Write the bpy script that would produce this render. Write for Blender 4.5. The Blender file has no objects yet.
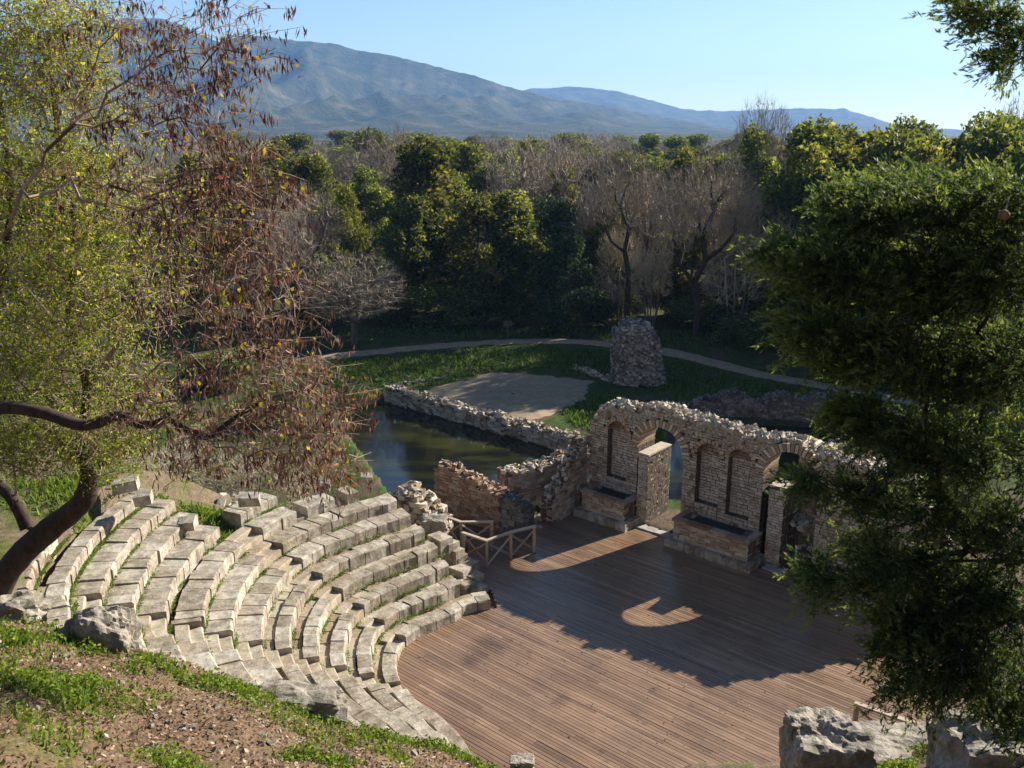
import bpy, math, random
import numpy as np
from mathutils import Vector, noise as mn

S = bpy.context.scene
COL = S.collection
PI = math.pi
rad = math.radians

# ------------------------------------------------------------------ camera constants
FPX, HOR, CAMZ = 900.0, 130.0, 15.0
PITCH = math.atan((384 - HOR) / FPX)
cp, sp = math.cos(PITCH), math.sin(PITCH)


def at(px, py, Y):
    """world point seen towards a picture position, Y metres ahead of the camera"""
    u, v = (px - 512) / FPX, (384 - py) / FPX
    k = Y / (cp + v * sp)
    return np.array([k * u, Y, CAMZ + k * (-sp + v * cp)])


def onz(px, py, z=0.0):
    u, v = (px - 512) / FPX, (384 - py) / FPX
    k = (z - CAMZ) / (-sp + v * cp)
    return np.array([k * u, k * (cp + v * sp), z])


SEL, SAZ = 28.0, 35.0
SUN = np.array([math.cos(rad(SEL)) * math.cos(rad(SAZ)), math.cos(rad(SEL)) * math.sin(rad(SAZ)), math.sin(rad(SEL))])


# ------------------------------------------------------------------ mesh builder
class MB:
    def __init__(self):
        self.v, self.f, self.t, self.m, self.n = [], [], [], [], 0

    def add(self, verts, faces, tone=0.5, mat=0):
        verts = np.asarray(verts, dtype=float).reshape(-1, 3)
        self.v.append(verts)
        fl = [tuple(int(i) + self.n for i in f) for f in faces]
        self.f += fl
        if np.ndim(tone) == 0:
            self.t += [float(tone)] * len(fl)
        else:
            self.t += list(map(float, tone))
        self.m += [mat] * len(fl)
        self.n += len(verts)

    def quads(self, Q, tone, mat=0):
        """Q (n,4,3), tone (n,)"""
        n = len(Q)
        self.v.append(np.asarray(Q).reshape(-1, 3))
        idx = (np.arange(n * 4) + self.n).reshape(-1, 4)
        self.f += [tuple(r) for r in idx.tolist()]
        self.t += np.broadcast_to(np.asarray(tone, float), (n,)).tolist()
        self.m += [mat] * n
        self.n += n * 4

    def box8(self, P, tone=0.5, mat=0):
        # P: 8 verts  bottom 0-3 ccw, top 4-7
        self.add(P, [(3, 2, 1, 0), (4, 5, 6, 7), (0, 1, 5, 4), (1, 2, 6, 5), (2, 3, 7, 6), (3, 0, 4, 7)], tone, mat)

    def obox(self, o, ax, ay, az, tone=0.5, mat=0, jit=0.0, rng=None):
        """box from corner o along vectors ax, ay, az"""
        o, ax, ay, az = map(np.asarray, (o, ax, ay, az))
        P = np.array([o, o + ax, o + ax + ay, o + ay, o + az, o + ax + az, o + ax + ay + az, o + ay + az], float)
        if jit:
            P = P + rng.uniform(-jit, jit, (8, 3))
        self.box8(P, tone, mat)

    def tubes(self, A, B, ra, rb, sides=4, tone=0.5, mat=0):
        """many straight tapered tubes; A,B (n,3), ra,rb (n,)"""
        A, B = np.asarray(A, float), np.asarray(B, float)
        n = len(A)
        if n == 0:
            return
        ra, rb = np.broadcast_to(ra, (n,)), np.broadcast_to(rb, (n,))
        D = B - A
        L = np.linalg.norm(D, axis=1, keepdims=True) + 1e-9
        D = D / L
        ref = np.where(np.abs(D[:, 2:3]) < 0.9, np.array([[0, 0, 1.0]]), np.array([[1.0, 0, 0]]))
        X = np.cross(D, ref)
        X /= np.linalg.norm(X, axis=1, keepdims=True)
        Y = np.cross(D, X)
        ring = []
        for k in range(sides):
            a = 2 * PI * k / sides
            w = X * math.cos(a) + Y * math.sin(a)
            ring.append((A + w * ra[:, None], B + w * rb[:, None]))
        V = np.stack([r[0] for r in ring] + [r[1] for r in ring], axis=1)  # n, 2s, 3
        self.v.append(V.reshape(-1, 3))
        base = (np.arange(n) * 2 * sides + self.n)[:, None]
        tn = np.broadcast_to(np.asarray(tone, float), (n,))
        for k in range(sides):
            q = (k, (k + 1) % sides, sides + (k + 1) % sides, sides + k)
            idx = base + np.array(q)[None, :]
            self.f += [tuple(r) for r in idx.tolist()]
            self.t += tn.tolist()
            self.m += [mat] * n
        self.n += n * 2 * sides

    def mesh(self, name, mats, smooth=False):
        me = bpy.data.meshes.new(name)
        V = np.concatenate(self.v) if self.v else np.zeros((0, 3))
        me.from_pydata(V.tolist(), [], self.f)
        a = me.attributes.new('tone', 'FLOAT', 'FACE')
        a.data.foreach_set('value', np.asarray(self.t, dtype=np.float32))
        for m in (mats if isinstance(mats, (list, tuple)) else [mats]):
            me.materials.append(m)
        me.polygons.foreach_set('material_index', np.asarray(self.m, dtype=np.int32))
        if smooth:
            me.polygons.foreach_set('use_smooth', np.ones(len(self.f), dtype=bool))
        me.update()
        return me

    def build(self, name, mats, parent=None, smooth=False):
        o = bpy.data.objects.new(name, self.mesh(name, mats, smooth))
        COL.objects.link(o)
        if parent is not None:
            o.parent = parent
            o.matrix_parent_inverse = parent.matrix_basis.inverted()
        return o


def tag(o, label=None, cat=None, group=None, kind=None):
    if label: o['label'] = label
    if cat: o['category'] = cat
    if group: o['group'] = group
    if kind: o['kind'] = kind
    return o


def thing(name, label, cat, loc=(0, 0, 0), group=None):
    o = bpy.data.objects.new(name, None)
    o.location = Vector([float(c) for c in loc])
    o.empty_display_size = 0.2
    COL.objects.link(o)
    o.matrix_basis  # location set
    return tag(o, label, cat, group)


def copy_tree(o, loc, rz=0.0, sc=1.0, label=None, group=None):
    c = o.copy(); COL.objects.link(c)
    c.location = Vector([float(q) for q in loc]); c.rotation_euler = (0, 0, rz); c.scale = sc if hasattr(sc, '__len__') else (sc,) * 3
    if label: c['label'] = label
    if group: c['group'] = group
    for ch in list(o.children):
        d = ch.copy(); COL.objects.link(d); d.parent = c
        d.matrix_parent_inverse = ch.matrix_parent_inverse.copy()
    return c


# ------------------------------------------------------------------ materials
class NT:
    def __init__(self, name):
        self.mat = bpy.data.materials.new(name); self.mat.use_nodes = True
        self.t = self.mat.node_tree; self.t.nodes.clear()
        self.out = self.t.nodes.new('ShaderNodeOutputMaterial')

    def n(self, typ, ins=None, **kw):
        nd = self.t.nodes.new('ShaderNode' + typ)
        for k, v in kw.items(): setattr(nd, k, v)
        for k, v in (ins or {}).items(): self.set(nd, k, v)
        return nd

    def set(self, nd, k, v):
        s = nd.inputs[k]
        if isinstance(v, bpy.types.NodeSocket): self.t.links.new(v, s)
        elif isinstance(v, (tuple, list)) and len(v) == 3 and s.type == 'RGBA': s.default_value = (*v, 1)
        else: s.default_value = v

    def pos(self, scale=(1, 1, 1), obj=False):
        if obj:
            p = self.n('TexCoord').outputs['Object']
        else:
            p = self.n('NewGeometry').outputs['Position']
        return self.n('Mapping', {'Vector': p, 'Scale': scale}).outputs[0]

    def noise(self, vec, scale, detail=4, rough=0.6):
        return self.n('TexNoise', {'Vector': vec, 'Scale': scale, 'Detail': detail, 'Roughness': rough}).outputs[0]

    def ramp(self, fac, stops):
        r = self.n('ValToRGB', {'Fac': fac}); e = r.color_ramp.elements
        while len(e) < len(stops): e.new(0.5)
        for k, (p, c) in enumerate(stops):
            e[k].position = p
            e[k].color = (*c, 1) if hasattr(c, '__len__') else (c, c, c, 1)
        return r.outputs[0]

    def mix(self, fac, a, b, mode='MIX'):
        m = self.n('Mix', data_type='RGBA', blend_type=mode)
        self.set(m, 0, fac); self.set(m, 6, a); self.set(m, 7, b)
        return m.outputs[2]

    def math(self, op, a, b=0.0):
        m = self.n('Math', operation=op); self.set(m, 0, a); self.set(m, 1, b)
        return m.outputs[0]

    def attr(self, name='tone', out='Fac'):
        return self.n('Attribute', attribute_name=name).outputs[out]

    def rnd(self):
        return self.n('ObjectInfo').outputs['Random']

    def bump(self, h, strength=0.4, dist=0.02):
        return self.n('Bump', {'Height': h, 'Strength': strength, 'Distance': dist}).outputs[0]

    def finish(self, color, rough=0.85, bump=None, spec=0.3, translucent=0.0, tcol=None):
        p = self.n('BsdfPrincipled', {'Base Color': color, 'Roughness': rough, 'Specular IOR Level': spec})
        if bump is not None: self.set(p, 'Normal', bump)
        sh = p.outputs[0]
        if translucent:
            t = self.n('BsdfTranslucent', {'Color': tcol if tcol is not None else color})
            sh = self.n('MixShader', {0: translucent, 1: sh, 2: t.outputs[0]}).outputs[0]
        self.t.links.new(sh, self.out.inputs[0])
        return self.mat


def mat_stone(name, stops, moss=0.0, sc=1.0, dark=0.5, bump=0.5, lichen=True, mosscol=(0.05, 0.065, 0.02)):
    q = NT(name); p = q.pos()
    c = q.ramp(q.attr(), stops)
    n1 = q.noise(p, 3.1 * sc, 6, 0.7)
    n2 = q.noise(p, 14 * sc, 5, 0.7)
    c = q.mix(q.ramp(n1, [(0.38, 0.0), (0.62, dark)]), c, q.mix(1.0, c, (0.33, 0.30, 0.27), 'MULTIPLY'))
    c = q.mix(q.ramp(n2, [(0.35, 0.45), (0.7, 0.0)]), c, q.mix(1.0, c, (0.5, 0.46, 0.42), 'MULTIPLY'))
    if lichen:
        n3 = q.noise(p, 7.3 * sc, 5, 0.65)
        c = q.mix(q.ramp(n3, [(0.58, 0.0), (0.68, 0.5)]), c, (0.52, 0.49, 0.43))
    if moss:
        nz = q.n('SeparateXYZ', {0: q.n('NewGeometry').outputs['Normal']}).outputs[2]
        n4 = q.noise(p, 1.7 * sc, 5, 0.7)
        m = q.math('MULTIPLY', q.ramp(n4, [(0.5, 0.0), (0.66, moss)]), q.ramp(nz, [(0.2, 0.25), (0.8, 1.0)]))
        c = q.mix(m, c, mosscol)
    b = q.bump(q.math('ADD', q.math('MULTIPLY', n1, 0.6), q.math('MULTIPLY', n2, 0.5)), bump, 0.05)
    return q.finish(c, 0.9, b, 0.2)


def mat_leaf(name, stops, trans=0.35, rough=0.5, tgain=(1.3, 1.35, 0.8), rnd=0.0, spec=0.12):
    rough = max(rough, 0.6)
    q = NT(name)
    t = q.attr()
    c = q.ramp(t, stops)
    if rnd:
        hsv = q.n('HueSaturation', {'Color': c, 'Hue': q.math('ADD', 0.5 - 0.02, q.math('MULTIPLY', q.rnd(), 0.035)),
                                    'Value': q.math('ADD', 1 - rnd * 0.5, q.math('MULTIPLY', q.rnd(), rnd))})
        c = hsv.outputs[0]
    tc = q.mix(1.0, c, tgain, 'MULTIPLY')
    return q.finish(c, rough, None, spec, trans, tc)


def mat_bark(name, a, b, sc=6.0):
    q = NT(name); p = q.pos((1, 1, 0.35))
    n = q.noise(p, sc, 6, 0.7)
    c = q.ramp(n, [(0.3, a), (0.7, b)])
    return q.finish(c, 0.9, q.bump(n, 0.6, 0.03), 0.15)


M = {}
M['seat'] = mat_stone('seat_limestone', [(0, (0.35, 0.295, 0.22)), (0.5, (0.46, 0.405, 0.32)), (1, (0.56, 0.51, 0.42))], moss=0.3, dark=0.8, bump=0.8)
M['tread'] = mat_stone('tread_limestone', [(0, (0.32, 0.235, 0.15)), (0.5, (0.42, 0.345, 0.25)), (1, (0.50, 0.445, 0.35))], moss=0.45, dark=0.5)
M['rubble'] = mat_stone('rubble_stone', [(0, (0.27, 0.19, 0.12)), (0.3, (0.44, 0.36, 0.26)), (0.7, (0.54, 0.47, 0.37)), (1, (0.66, 0.60, 0.50))], moss=0.2, sc=1.3, dark=0.4)
M['voussoir'] = mat_stone('arch_brick', [(0, (0.30, 0.17, 0.10)), (0.5, (0.46, 0.34, 0.22)), (1, (0.66, 0.56, 0.42))], sc=1.3, dark=0.25)
M['stump'] = mat_stone('stump_stone', [(0, (0.15, 0.14, 0.125)), (0.5, (0.34, 0.32, 0.29)), (1, (0.56, 0.53, 0.48))], moss=0.2, sc=1.2, dark=0.5)
M['brick'] = mat_stone('old_brick', [(0, (0.28, 0.15, 0.085)), (0.5, (0.38, 0.25, 0.16)), (1, (0.50, 0.40, 0.29))], sc=1.3, dark=0.4)
M['mortar'] = mat_stone('old_mortar', [(0, (0.11, 0.08, 0.055)), (1, (0.17, 0.125, 0.09))], sc=1.5, dark=0.3)
M['greystone'] = mat_stone('dark_grey_stone', [(0, (0.10, 0.095, 0.09)), (0.6, (0.22, 0.205, 0.185)), (1, (0.36, 0.34, 0.31))], moss=0.5, sc=1.2, dark=0.8)
M['rock'] = mat_stone('weathered_rock', [(0, (0.30, 0.265, 0.215)), (1, (0.48, 0.43, 0.36))], moss=0.5, sc=1.6, dark=0.7, bump=0.9)
M['basin'] = mat_stone('mossy_basin', [(0, (0.05, 0.05, 0.04)), (1, (0.08, 0.075, 0.06))], lichen=False)
M['slab'] = mat_stone('pale_slab', [(0, (0.38, 0.36, 0.33)), (1, (0.5, 0.48, 0.44))], moss=0.3)


def mat_wood(name, stops, rough=0.45, axis=(1, 0), stains=()):
    q = NT(name)
    # grain stretched along the boards
    ang = math.atan2(axis[1], axis[0])
    p = q.n('NewGeometry').outputs['Position']
    r = q.n('Mapping', {'Vector': q.n('VectorRotate', {'Vector': p, 'Angle': -ang}, rotation_type='Z_AXIS').outputs[0], 'Scale': (1.2, 24, 24)}).outputs[0]
    g = q.noise(r, 1.0, 5, 0.65)
    big = q.noise(q.n('Mapping', {'Vector': p}).outputs[0], 0.55, 5, 0.62)
    spot = q.noise(q.n('Mapping', {'Vector': p, 'Location': (3.1, 1.7, 0)}).outputs[0], 1.6, 4, 0.55)
    c = q.ramp(q.attr(), stops)
    c = q.mix(q.ramp(g, [(0.3, 0.5), (0.65, 0.0)]), c, q.mix(1.0, c, (0.55, 0.5, 0.46), 'MULTIPLY'))
    c = q.mix(q.ramp(big, [(0.38, 0.0), (0.68, 0.8)]), c, q.mix(1.0, c, (1.5, 1.46, 1.4), 'MULTIPLY'))
    c = q.mix(q.ramp(spot, [(0.62, 0.0), (0.74, 0.6)]), c, q.mix(1.0, c, (0.4, 0.36, 0.34), 'MULTIPLY'))
    for (sx, sy, rx) in stains:      # dark blotches soaked into the boards
        dv = q.n('VectorMath', {0: p, 1: (sx, sy, 0.0)}, operation='DISTANCE').outputs['Value']
        dn = q.math('ADD', dv, q.math('MULTIPLY', q.math('SUBTRACT', q.noise(r, 0.6, 4), 0.5), rx * 2.2))
        c = q.mix(q.ramp(q.math('DIVIDE', dn, rx), [(0.3, 0.6), (1.0, 0.0)]), c, q.mix(1.0, c, (0.42, 0.38, 0.36), 'MULTIPLY'))
    ro = q.math('ADD', rough - 0.08, q.math('MULTIPLY', big, 0.25))
    return q.finish(c, ro, q.bump(g, 0.15, 0.01), 0.5)


M['railwood'] = mat_wood('grey_rail_wood', [(0, (0.26, 0.20, 0.145)), (1, (0.36, 0.29, 0.22))], 0.7)

M['bark_dark'] = mat_bark('dark_bark', (0.028, 0.020, 0.015), (0.085, 0.062, 0.046), 9)
M['bark_bg'] = mat_bark('grey_bark', (0.08, 0.062, 0.048), (0.19, 0.155, 0.12), 3)


def mat_twig(name, a, b):
    q = NT(name)
    c = q.ramp(q.attr(), [(0, a), (1, b)])
    return q.finish(c, 0.85, None, 0.2)


M['twig_brown'] = mat_twig('brown_twigs', (0.17, 0.135, 0.10), (0.44, 0.36, 0.265))
M['twig_grey'] = mat_twig('grey_twigs', (0.26, 0.22, 0.145), (0.55, 0.48, 0.34))
M['twig_near'] = mat_twig('near_twigs', (0.08, 0.05, 0.036), (0.42, 0.31, 0.235))
M['pod'] = mat_leaf('seed_pods', [(0, (0.045, 0.022, 0.018)), (0.5, (0.12, 0.064, 0.05)), (1, (0.38, 0.265, 0.205))], 0.3, 0.5, (1.3, 1.0, 0.8))
M['yleaf'] = mat_leaf('autumn_leaves', [(0, (0.10, 0.13, 0.02)), (0.4, (0.32, 0.30, 0.03)), (0.75, (0.50, 0.34, 0.03)), (0.85, (0.24, 0.07, 0.035)), (1, (0.20, 0.018, 0.02))], 0.35, 0.45, (1.2, 1.1, 0.7))
M['gleaf'] = mat_leaf('small_green_leaves', [(0, (0.07, 0.10, 0.018)), (0.5, (0.21, 0.26, 0.04)), (0.85, (0.42, 0.42, 0.07)), (1, (0.66, 0.50, 0.05))], 0.5, 0.45)
M['conifer'] = mat_leaf('conifer_sprays', [(0, (0.022, 0.042, 0.021)), (0.5, (0.066, 0.102, 0.044)), (1, (0.25, 0.29, 0.11))], 0.5, 0.55, (1.5, 1.4, 0.6))
M['ever'] = mat_leaf('evergreen_leaves', [(0, (0.028, 0.050, 0.018)), (0.6, (0.10, 0.122, 0.036)), (1, (0.28, 0.275, 0.085))], 0.5, 0.42, (1.6, 1.45, 0.55), 0.7)
M['ivy'] = mat_leaf('yellow_green_leaves', [(0, (0.06, 0.075, 0.016)), (0.6, (0.13, 0.14, 0.025)), (1, (0.25, 0.22, 0.04))], 0.35, 0.45, (1.4, 1.3, 0.6), 0.3)
M['bluegreen'] = mat_leaf('bay_leaves', [(0, (0.016, 0.038, 0.022)), (0.6, (0.042, 0.08, 0.042)), (1, (0.11, 0.15, 0.07))], 0.25, 0.4, (1.4, 1.4, 0.7), 0.3)
M['rust'] = mat_leaf('rust_leaves', [(0, (0.12, 0.06, 0.03)), (1, (0.24, 0.14, 0.06))], 0.3, 0.6, (1.2, 1.0, 0.7), 0.3)
M['grass'] = mat_leaf('grass_blades', [(0, (0.05, 0.085, 0.012)), (0.6, (0.13, 0.19, 0.022)), (1, (0.25, 0.28, 0.05))], 0.4, 0.5)
M['bankgrass'] = mat_leaf('bank_grass', [(0, (0.04, 0.075, 0.014)), (0.6, (0.085, 0.14, 0.024)), (1, (0.16, 0.20, 0.04))], 0.35, 0.6)
M['litter'] = mat_leaf('dead_leaves', [(0, (0.06, 0.036, 0.024)), (0.5, (0.18, 0.11, 0.066)), (0.85, (0.34, 0.235, 0.15)), (1, (0.52, 0.42, 0.31))], 0.15, 0.7, (1.1, 1, 0.8))

# ------------------------------------------------------------------ theatre geometry
CX, CY, R1, RD, RE = 0.2, 22.6, 3.35, 0.71, 0.375
WO, WU, WN = np.array([5.01, 32.39]), np.array([0.76, -0.65]), np.array([-0.65, -0.76])


def delta(th):
    return float(np.interp(th, [90, 110, 118, 126, 134, 140, 150, 160, 170, 180, 195, 210, 230, 245, 260, 275, 330], [0.3, 0.32, 0.28, 0.05, 0.06, 0.08, 0.25, 0.31, 0.24, 0.15, 0.05, -0.1, -0.2, 0.15, 1.2, 2.6, 3.4]))


def seat_r(i, th):
    d = delta(th)
    if i >= 9 and th < 200: d += 0.12
    return R1 + (i - 1) * RD + d


def W(s, d, z):
    p = WO + WU * s + WN * d
    return np.array([p[0], p[1], z])


def n2(x, y, s=1.0, seed=0.0):
    return mn.noise((x * s + seed, y * s - seed * 0.7, seed))


def fbm(x, y, s=1.0, seed=0.0, o=4):
    return mn.fractal((x * s + seed, y * s + 1.3 * seed, seed), 0.9, 2.0, o)


POND = np.array([(-18, 42), (-14, 49.5), (-7.6, 51.2), (3.5, 42.0), (6.2, 40.6), (8.2, 44), (8.8, 47.6), (14, 46.9), (20, 46), (20, 36), (13, 33.0), (8.6, 35.9), (3.0, 36.2), (0, 36.6), (-4, 35.6), (-9, 34.6), (-15, 36)])


def inside(x, y, P):
    c = False
    j = len(P) - 1
    for i in range(len(P)):
        if (P[i][1] > y) != (P[j][1] > y) and x < (P[j][0] - P[i][0]) * (y - P[i][1]) / (P[j][1] - P[i][1]) + P[i][0]:
            c = not c
        j = i
    return c


def sdist(x, y, P):
    b = 1e9
    for i in range(len(P)):
        ax, ay = P[i - 1]; bx, by = P[i]
        dx, dy = bx - ax, by - ay
        t = max(0, min(1, ((x - ax) * dx + (y - ay) * dy) / (dx * dx + dy * dy)))
        b = min(b, math.hypot(x - ax - t * dx, y - ay - t * dy))
    return -b if inside(x, y, P) else b


def smooth(a, b, t):
    t = max(0.0, min(1.0, (t - a) / (b - a)))
    return t * t * (3 - 2 * t)


def crest(x):
    return float(np.interp(x, [-40, -12, -8.0, -6.6, -5.2, -4, -2.4, -1.0, 0.6, 1.8, 3.2, 4.4, 6, 8, 14, 40],
                           [10, 9.0, 8.15, 7.75, 7.2, 6.68, 6.0, 5.52, 4.9, 3.9, 4.2, 5.2, 5.9, 6.4, 8, 10]))


def terrain(x, y):
    # lower plain
    z = 0.0
    if y > 30:
        sd = sdist(x, y, POND) if (-30 < x < 30 and y < 62) else 9
        z = -0.25 + 0.35 * smooth(0, 1.2, sd) - 0.95 * smooth(0.25, -1.0, sd)
    if y > 46:
        z += 0.65 * smooth(50.8, 57.5, y + (-0.25 * x if x > 3 else 0) + 0.35 * min(0, x + 4) * -1 * 0.6) * (1 if z > -0.4 else 0)
    z += 0.9 * smooth(62, 120, y)
    # hillside round the cavea
    r = math.hypot(x - CX, y - CY); th = math.degrees(math.atan2(y - CY, x - CX)) % 360
    in_cavea = 112 < th < 345
    rt = R1 + 12 * RD
    if th < 112 or th > 345:
        w = 0.0
    else:
        w = smooth(112, 124, th) * smooth(345, 335, th)
    bowl = max(0.0, min((r - R1) / RD, 12.3)) * RE - 0.42
    outer = 5.0 + 0.10 * min(30, max(0, r - rt - 0.4))
    zc = bowl if r < rt + 0.2 else outer
    if w > 0 and r > R1 - 0.3:
        # left plateau falls to the pond behind
        fall = smooth(24.5, 33.5, y + 0.12 * (x + 6))
        back = (zc * (1 - fall) + (-0.1) * fall) if x < 1 else zc
        z = max(z if y > 30 else 0, 0) * (1 - w) + w * back if back > z else z
        if y > 30 and back <= z: pass
    elif y < 30 and x > 5:
        z = max(z, 0)
    # near hill
    if y < 14.5:
        c = crest(x) + 0.22 * fbm(x, y, 0.55, 3.1)
        if y < 12:
            hz = c + (12 - y) / 12 * (13.2 - crest(x))
        else:
            hz = c - (y - 12) * 1.7 - 0.6 * (y - 12) ** 2
        z = max(z, hz)
    ss = (np.array([x, y]) - WO) @ WU; dd = (np.array([x, y]) - WO) @ WN
    if (-4.5 < ss < 15 and -0.2 < dd < 7) or (-2 < ss < 6 and 6 < dd < 10.5) or (r < 7.2 and 200 < th and r < R1 + delta(th) + 0.3) or r < R1 + 0.2 or (ss > 2 and ss < 15 and 0 < dd < 12):
        z = min(z, -0.25)
    z += 0.05 * fbm(x, y, 1.3, 7.7) if (r > R1 + 0.5 and abs(x) < 60 and y < 80) else 0
    return z


# ground sheet
rng = np.random.default_rng(5)
xs = np.unique(np.concatenate([np.linspace(-14, 14, 150), -14 - np.cumsum(1.17 ** np.arange(48) * 0.4), 14 + np.cumsum(1.17 ** np.arange(48) * 0.4)]))
ys = np.unique(np.concatenate([np.linspace(-40, 5.5, 14), np.linspace(5.6, 14.8, 84), np.linspace(15, 64, 150), 64 + np.cumsum(1.17 ** np.arange(46) * 0.6)]))
xs = xs[(xs > -5200) & (xs < 5200)]; ys = ys[ys < 6400]
ZG = np.array([[terrain(x, y) for x in xs] for y in ys])


def gz(x, y):
    i = int(np.clip(np.searchsorted(xs, x) - 1, 0, len(xs) - 2)); j = int(np.clip(np.searchsorted(ys, y) - 1, 0, len(ys) - 2))
    a = (x - xs[i]) / (xs[i + 1] - xs[i]); b = (y - ys[j]) / (ys[j + 1] - ys[j])
    a = min(max(a, 0), 1); b = min(max(b, 0), 1)
    return float((ZG[j, i] * (1 - a) + ZG[j, i + 1] * a) * (1 - b) + (ZG[j + 1, i] * (1 - a) + ZG[j + 1, i + 1] * a) * b)


def ground_zone(x, y, z):
    """albedo of the bare ground: leaf litter, grass, mud"""
    n = fbm(x, y, 0.9, 1.1); nn = fbm(x, y, 0.35, 9.0)
    litter = np.array([0.15, 0.105, 0.07]); grass = np.array([0.10, 0.12, 0.03]); green = np.array([0.045, 0.075, 0.016])
    mud = np.array([0.055, 0.05, 0.04]); earth = np.array([0.16, 0.125, 0.09]); wood = np.array([0.06, 0.055, 0.025])
    if y < 15:
        g = smooth(0.2, 0.6, n) * 0.4
        return litter * (1 - g) + grass * g
    if y < 34 and z > 0.3:
        g = smooth(-0.1, 0.4, n); return earth * (1 - g) + grass * 0.9 * g
    if z < -0.3: return mud
    if y < 34: return earth * 0.8
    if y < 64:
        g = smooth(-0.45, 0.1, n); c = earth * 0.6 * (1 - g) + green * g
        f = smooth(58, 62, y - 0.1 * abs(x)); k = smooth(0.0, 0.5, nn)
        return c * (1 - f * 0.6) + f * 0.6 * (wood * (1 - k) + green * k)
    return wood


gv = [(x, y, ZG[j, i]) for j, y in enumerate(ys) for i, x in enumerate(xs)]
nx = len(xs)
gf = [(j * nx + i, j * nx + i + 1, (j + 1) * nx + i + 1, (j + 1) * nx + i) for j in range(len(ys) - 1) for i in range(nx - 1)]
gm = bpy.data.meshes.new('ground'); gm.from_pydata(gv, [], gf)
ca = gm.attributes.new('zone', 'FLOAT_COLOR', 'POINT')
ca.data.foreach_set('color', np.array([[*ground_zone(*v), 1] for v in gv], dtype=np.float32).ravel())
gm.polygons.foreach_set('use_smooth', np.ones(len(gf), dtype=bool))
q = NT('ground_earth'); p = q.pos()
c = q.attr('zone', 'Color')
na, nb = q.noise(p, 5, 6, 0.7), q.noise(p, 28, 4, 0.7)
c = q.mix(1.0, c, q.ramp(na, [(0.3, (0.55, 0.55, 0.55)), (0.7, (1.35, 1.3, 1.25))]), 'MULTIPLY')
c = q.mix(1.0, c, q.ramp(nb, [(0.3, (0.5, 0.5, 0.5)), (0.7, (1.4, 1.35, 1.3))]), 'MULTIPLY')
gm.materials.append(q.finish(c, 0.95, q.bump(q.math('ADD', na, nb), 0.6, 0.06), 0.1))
go = bpy.data.objects.new('ground', gm); COL.objects.link(go); tag(go, kind='structure')

# ------------------------------------------------------------------ water
mb = MB()
mb.add([(-19, 33.5, -0.55), (21, 33.0, -0.55), (21, 48.5, -0.55), (-19, 52.3, -0.55)], [(0, 1, 2, 3)])
q = NT('pond_water'); p = q.pos()
b = q.bump(q.noise(p, 2.2, 3, 0.5), 0.05, 0.05)
green_streaks = q.ramp(q.noise(q.pos((0.5, 1.6, 1)), 0.5, 5, 0.6), [(0.45, (0.006, 0.007, 0.006)), (0.65, (0.030, 0.032, 0.010))])  # elongated green streaks over a near-black base colour
wm = q.finish(green_streaks, 0.08, b, 0.5)
tag(mb.build('water', wm), kind='structure')

# ------------------------------------------------------------------ path and gravel court
def ribbon(pts, w, lift, name, mat):
    P = [np.array(p, float) for p in pts]
    fine = []
    for a, b in zip(P[:-1], P[1:]):
        for t in np.linspace(0, 1, 10, endpoint=False): fine.append(a + (b - a) * t)
    fine.append(P[-1])
    fine = np.array(fine)
    for _ in range(6): fine[1:-1] = (fine[:-2] + fine[1:-1] * 2 + fine[2:]) / 4
    mb = MB(); V = []; m = 7
    for k, c in enumerate(fine):
        d = fine[min(k + 1, len(fine) - 1)] - fine[max(k - 1, 0)]
        d /= np.linalg.norm(d); n = np.array([-d[1], d[0]])
        ww = w * (1 + 0.18 * n2(c[0], c[1], 0.7, 2))
        for j in range(m):
            x, y = c + n * ww * (j / (m - 1) - 0.5) * (1 + 0.1 * n2(c[0], c[1], 1.5, j))
            V.append((x, y, gz(x, y) + lift * (1 if 0 < j < m - 1 else -0.4)))
    F = [(k * m + j, k * m + j + 1, (k + 1) * m + j + 1, (k + 1) * m + j) for k in range(len(fine) - 1) for j in range(m - 1)]
    mb.add(V, F)
    return tag(mb.build(name, mat, smooth=True), kind='structure')


q = NT('path_gravel'); p = q.pos()
c = q.ramp(q.noise(p, 2.5, 6, 0.7), [(0.3, (0.20, 0.15, 0.10)), (0.7, (0.34, 0.265, 0.18))])
c = q.mix(q.ramp(q.noise(p, 12, 4), [(0.5, 0.0), (0.75, 0.5)]), c, (0.2, 0.17, 0.13))
M['gravel'] = q.finish(c, 0.95, q.bump(q.noise(p, 20, 3), 0.4, 0.03), 0.1)
ribbon([(-16.5, 54), (-13.0, 56.4), (-7.6, 59), (-2.2, 61.0), (3.4, 61.6), (6.8, 60.5), (11.3, 58.2), (14.7, 55.9), (17.2, 53.6), (24, 48)], 1.4, 0.10, 'path', M['gravel'])
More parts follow.
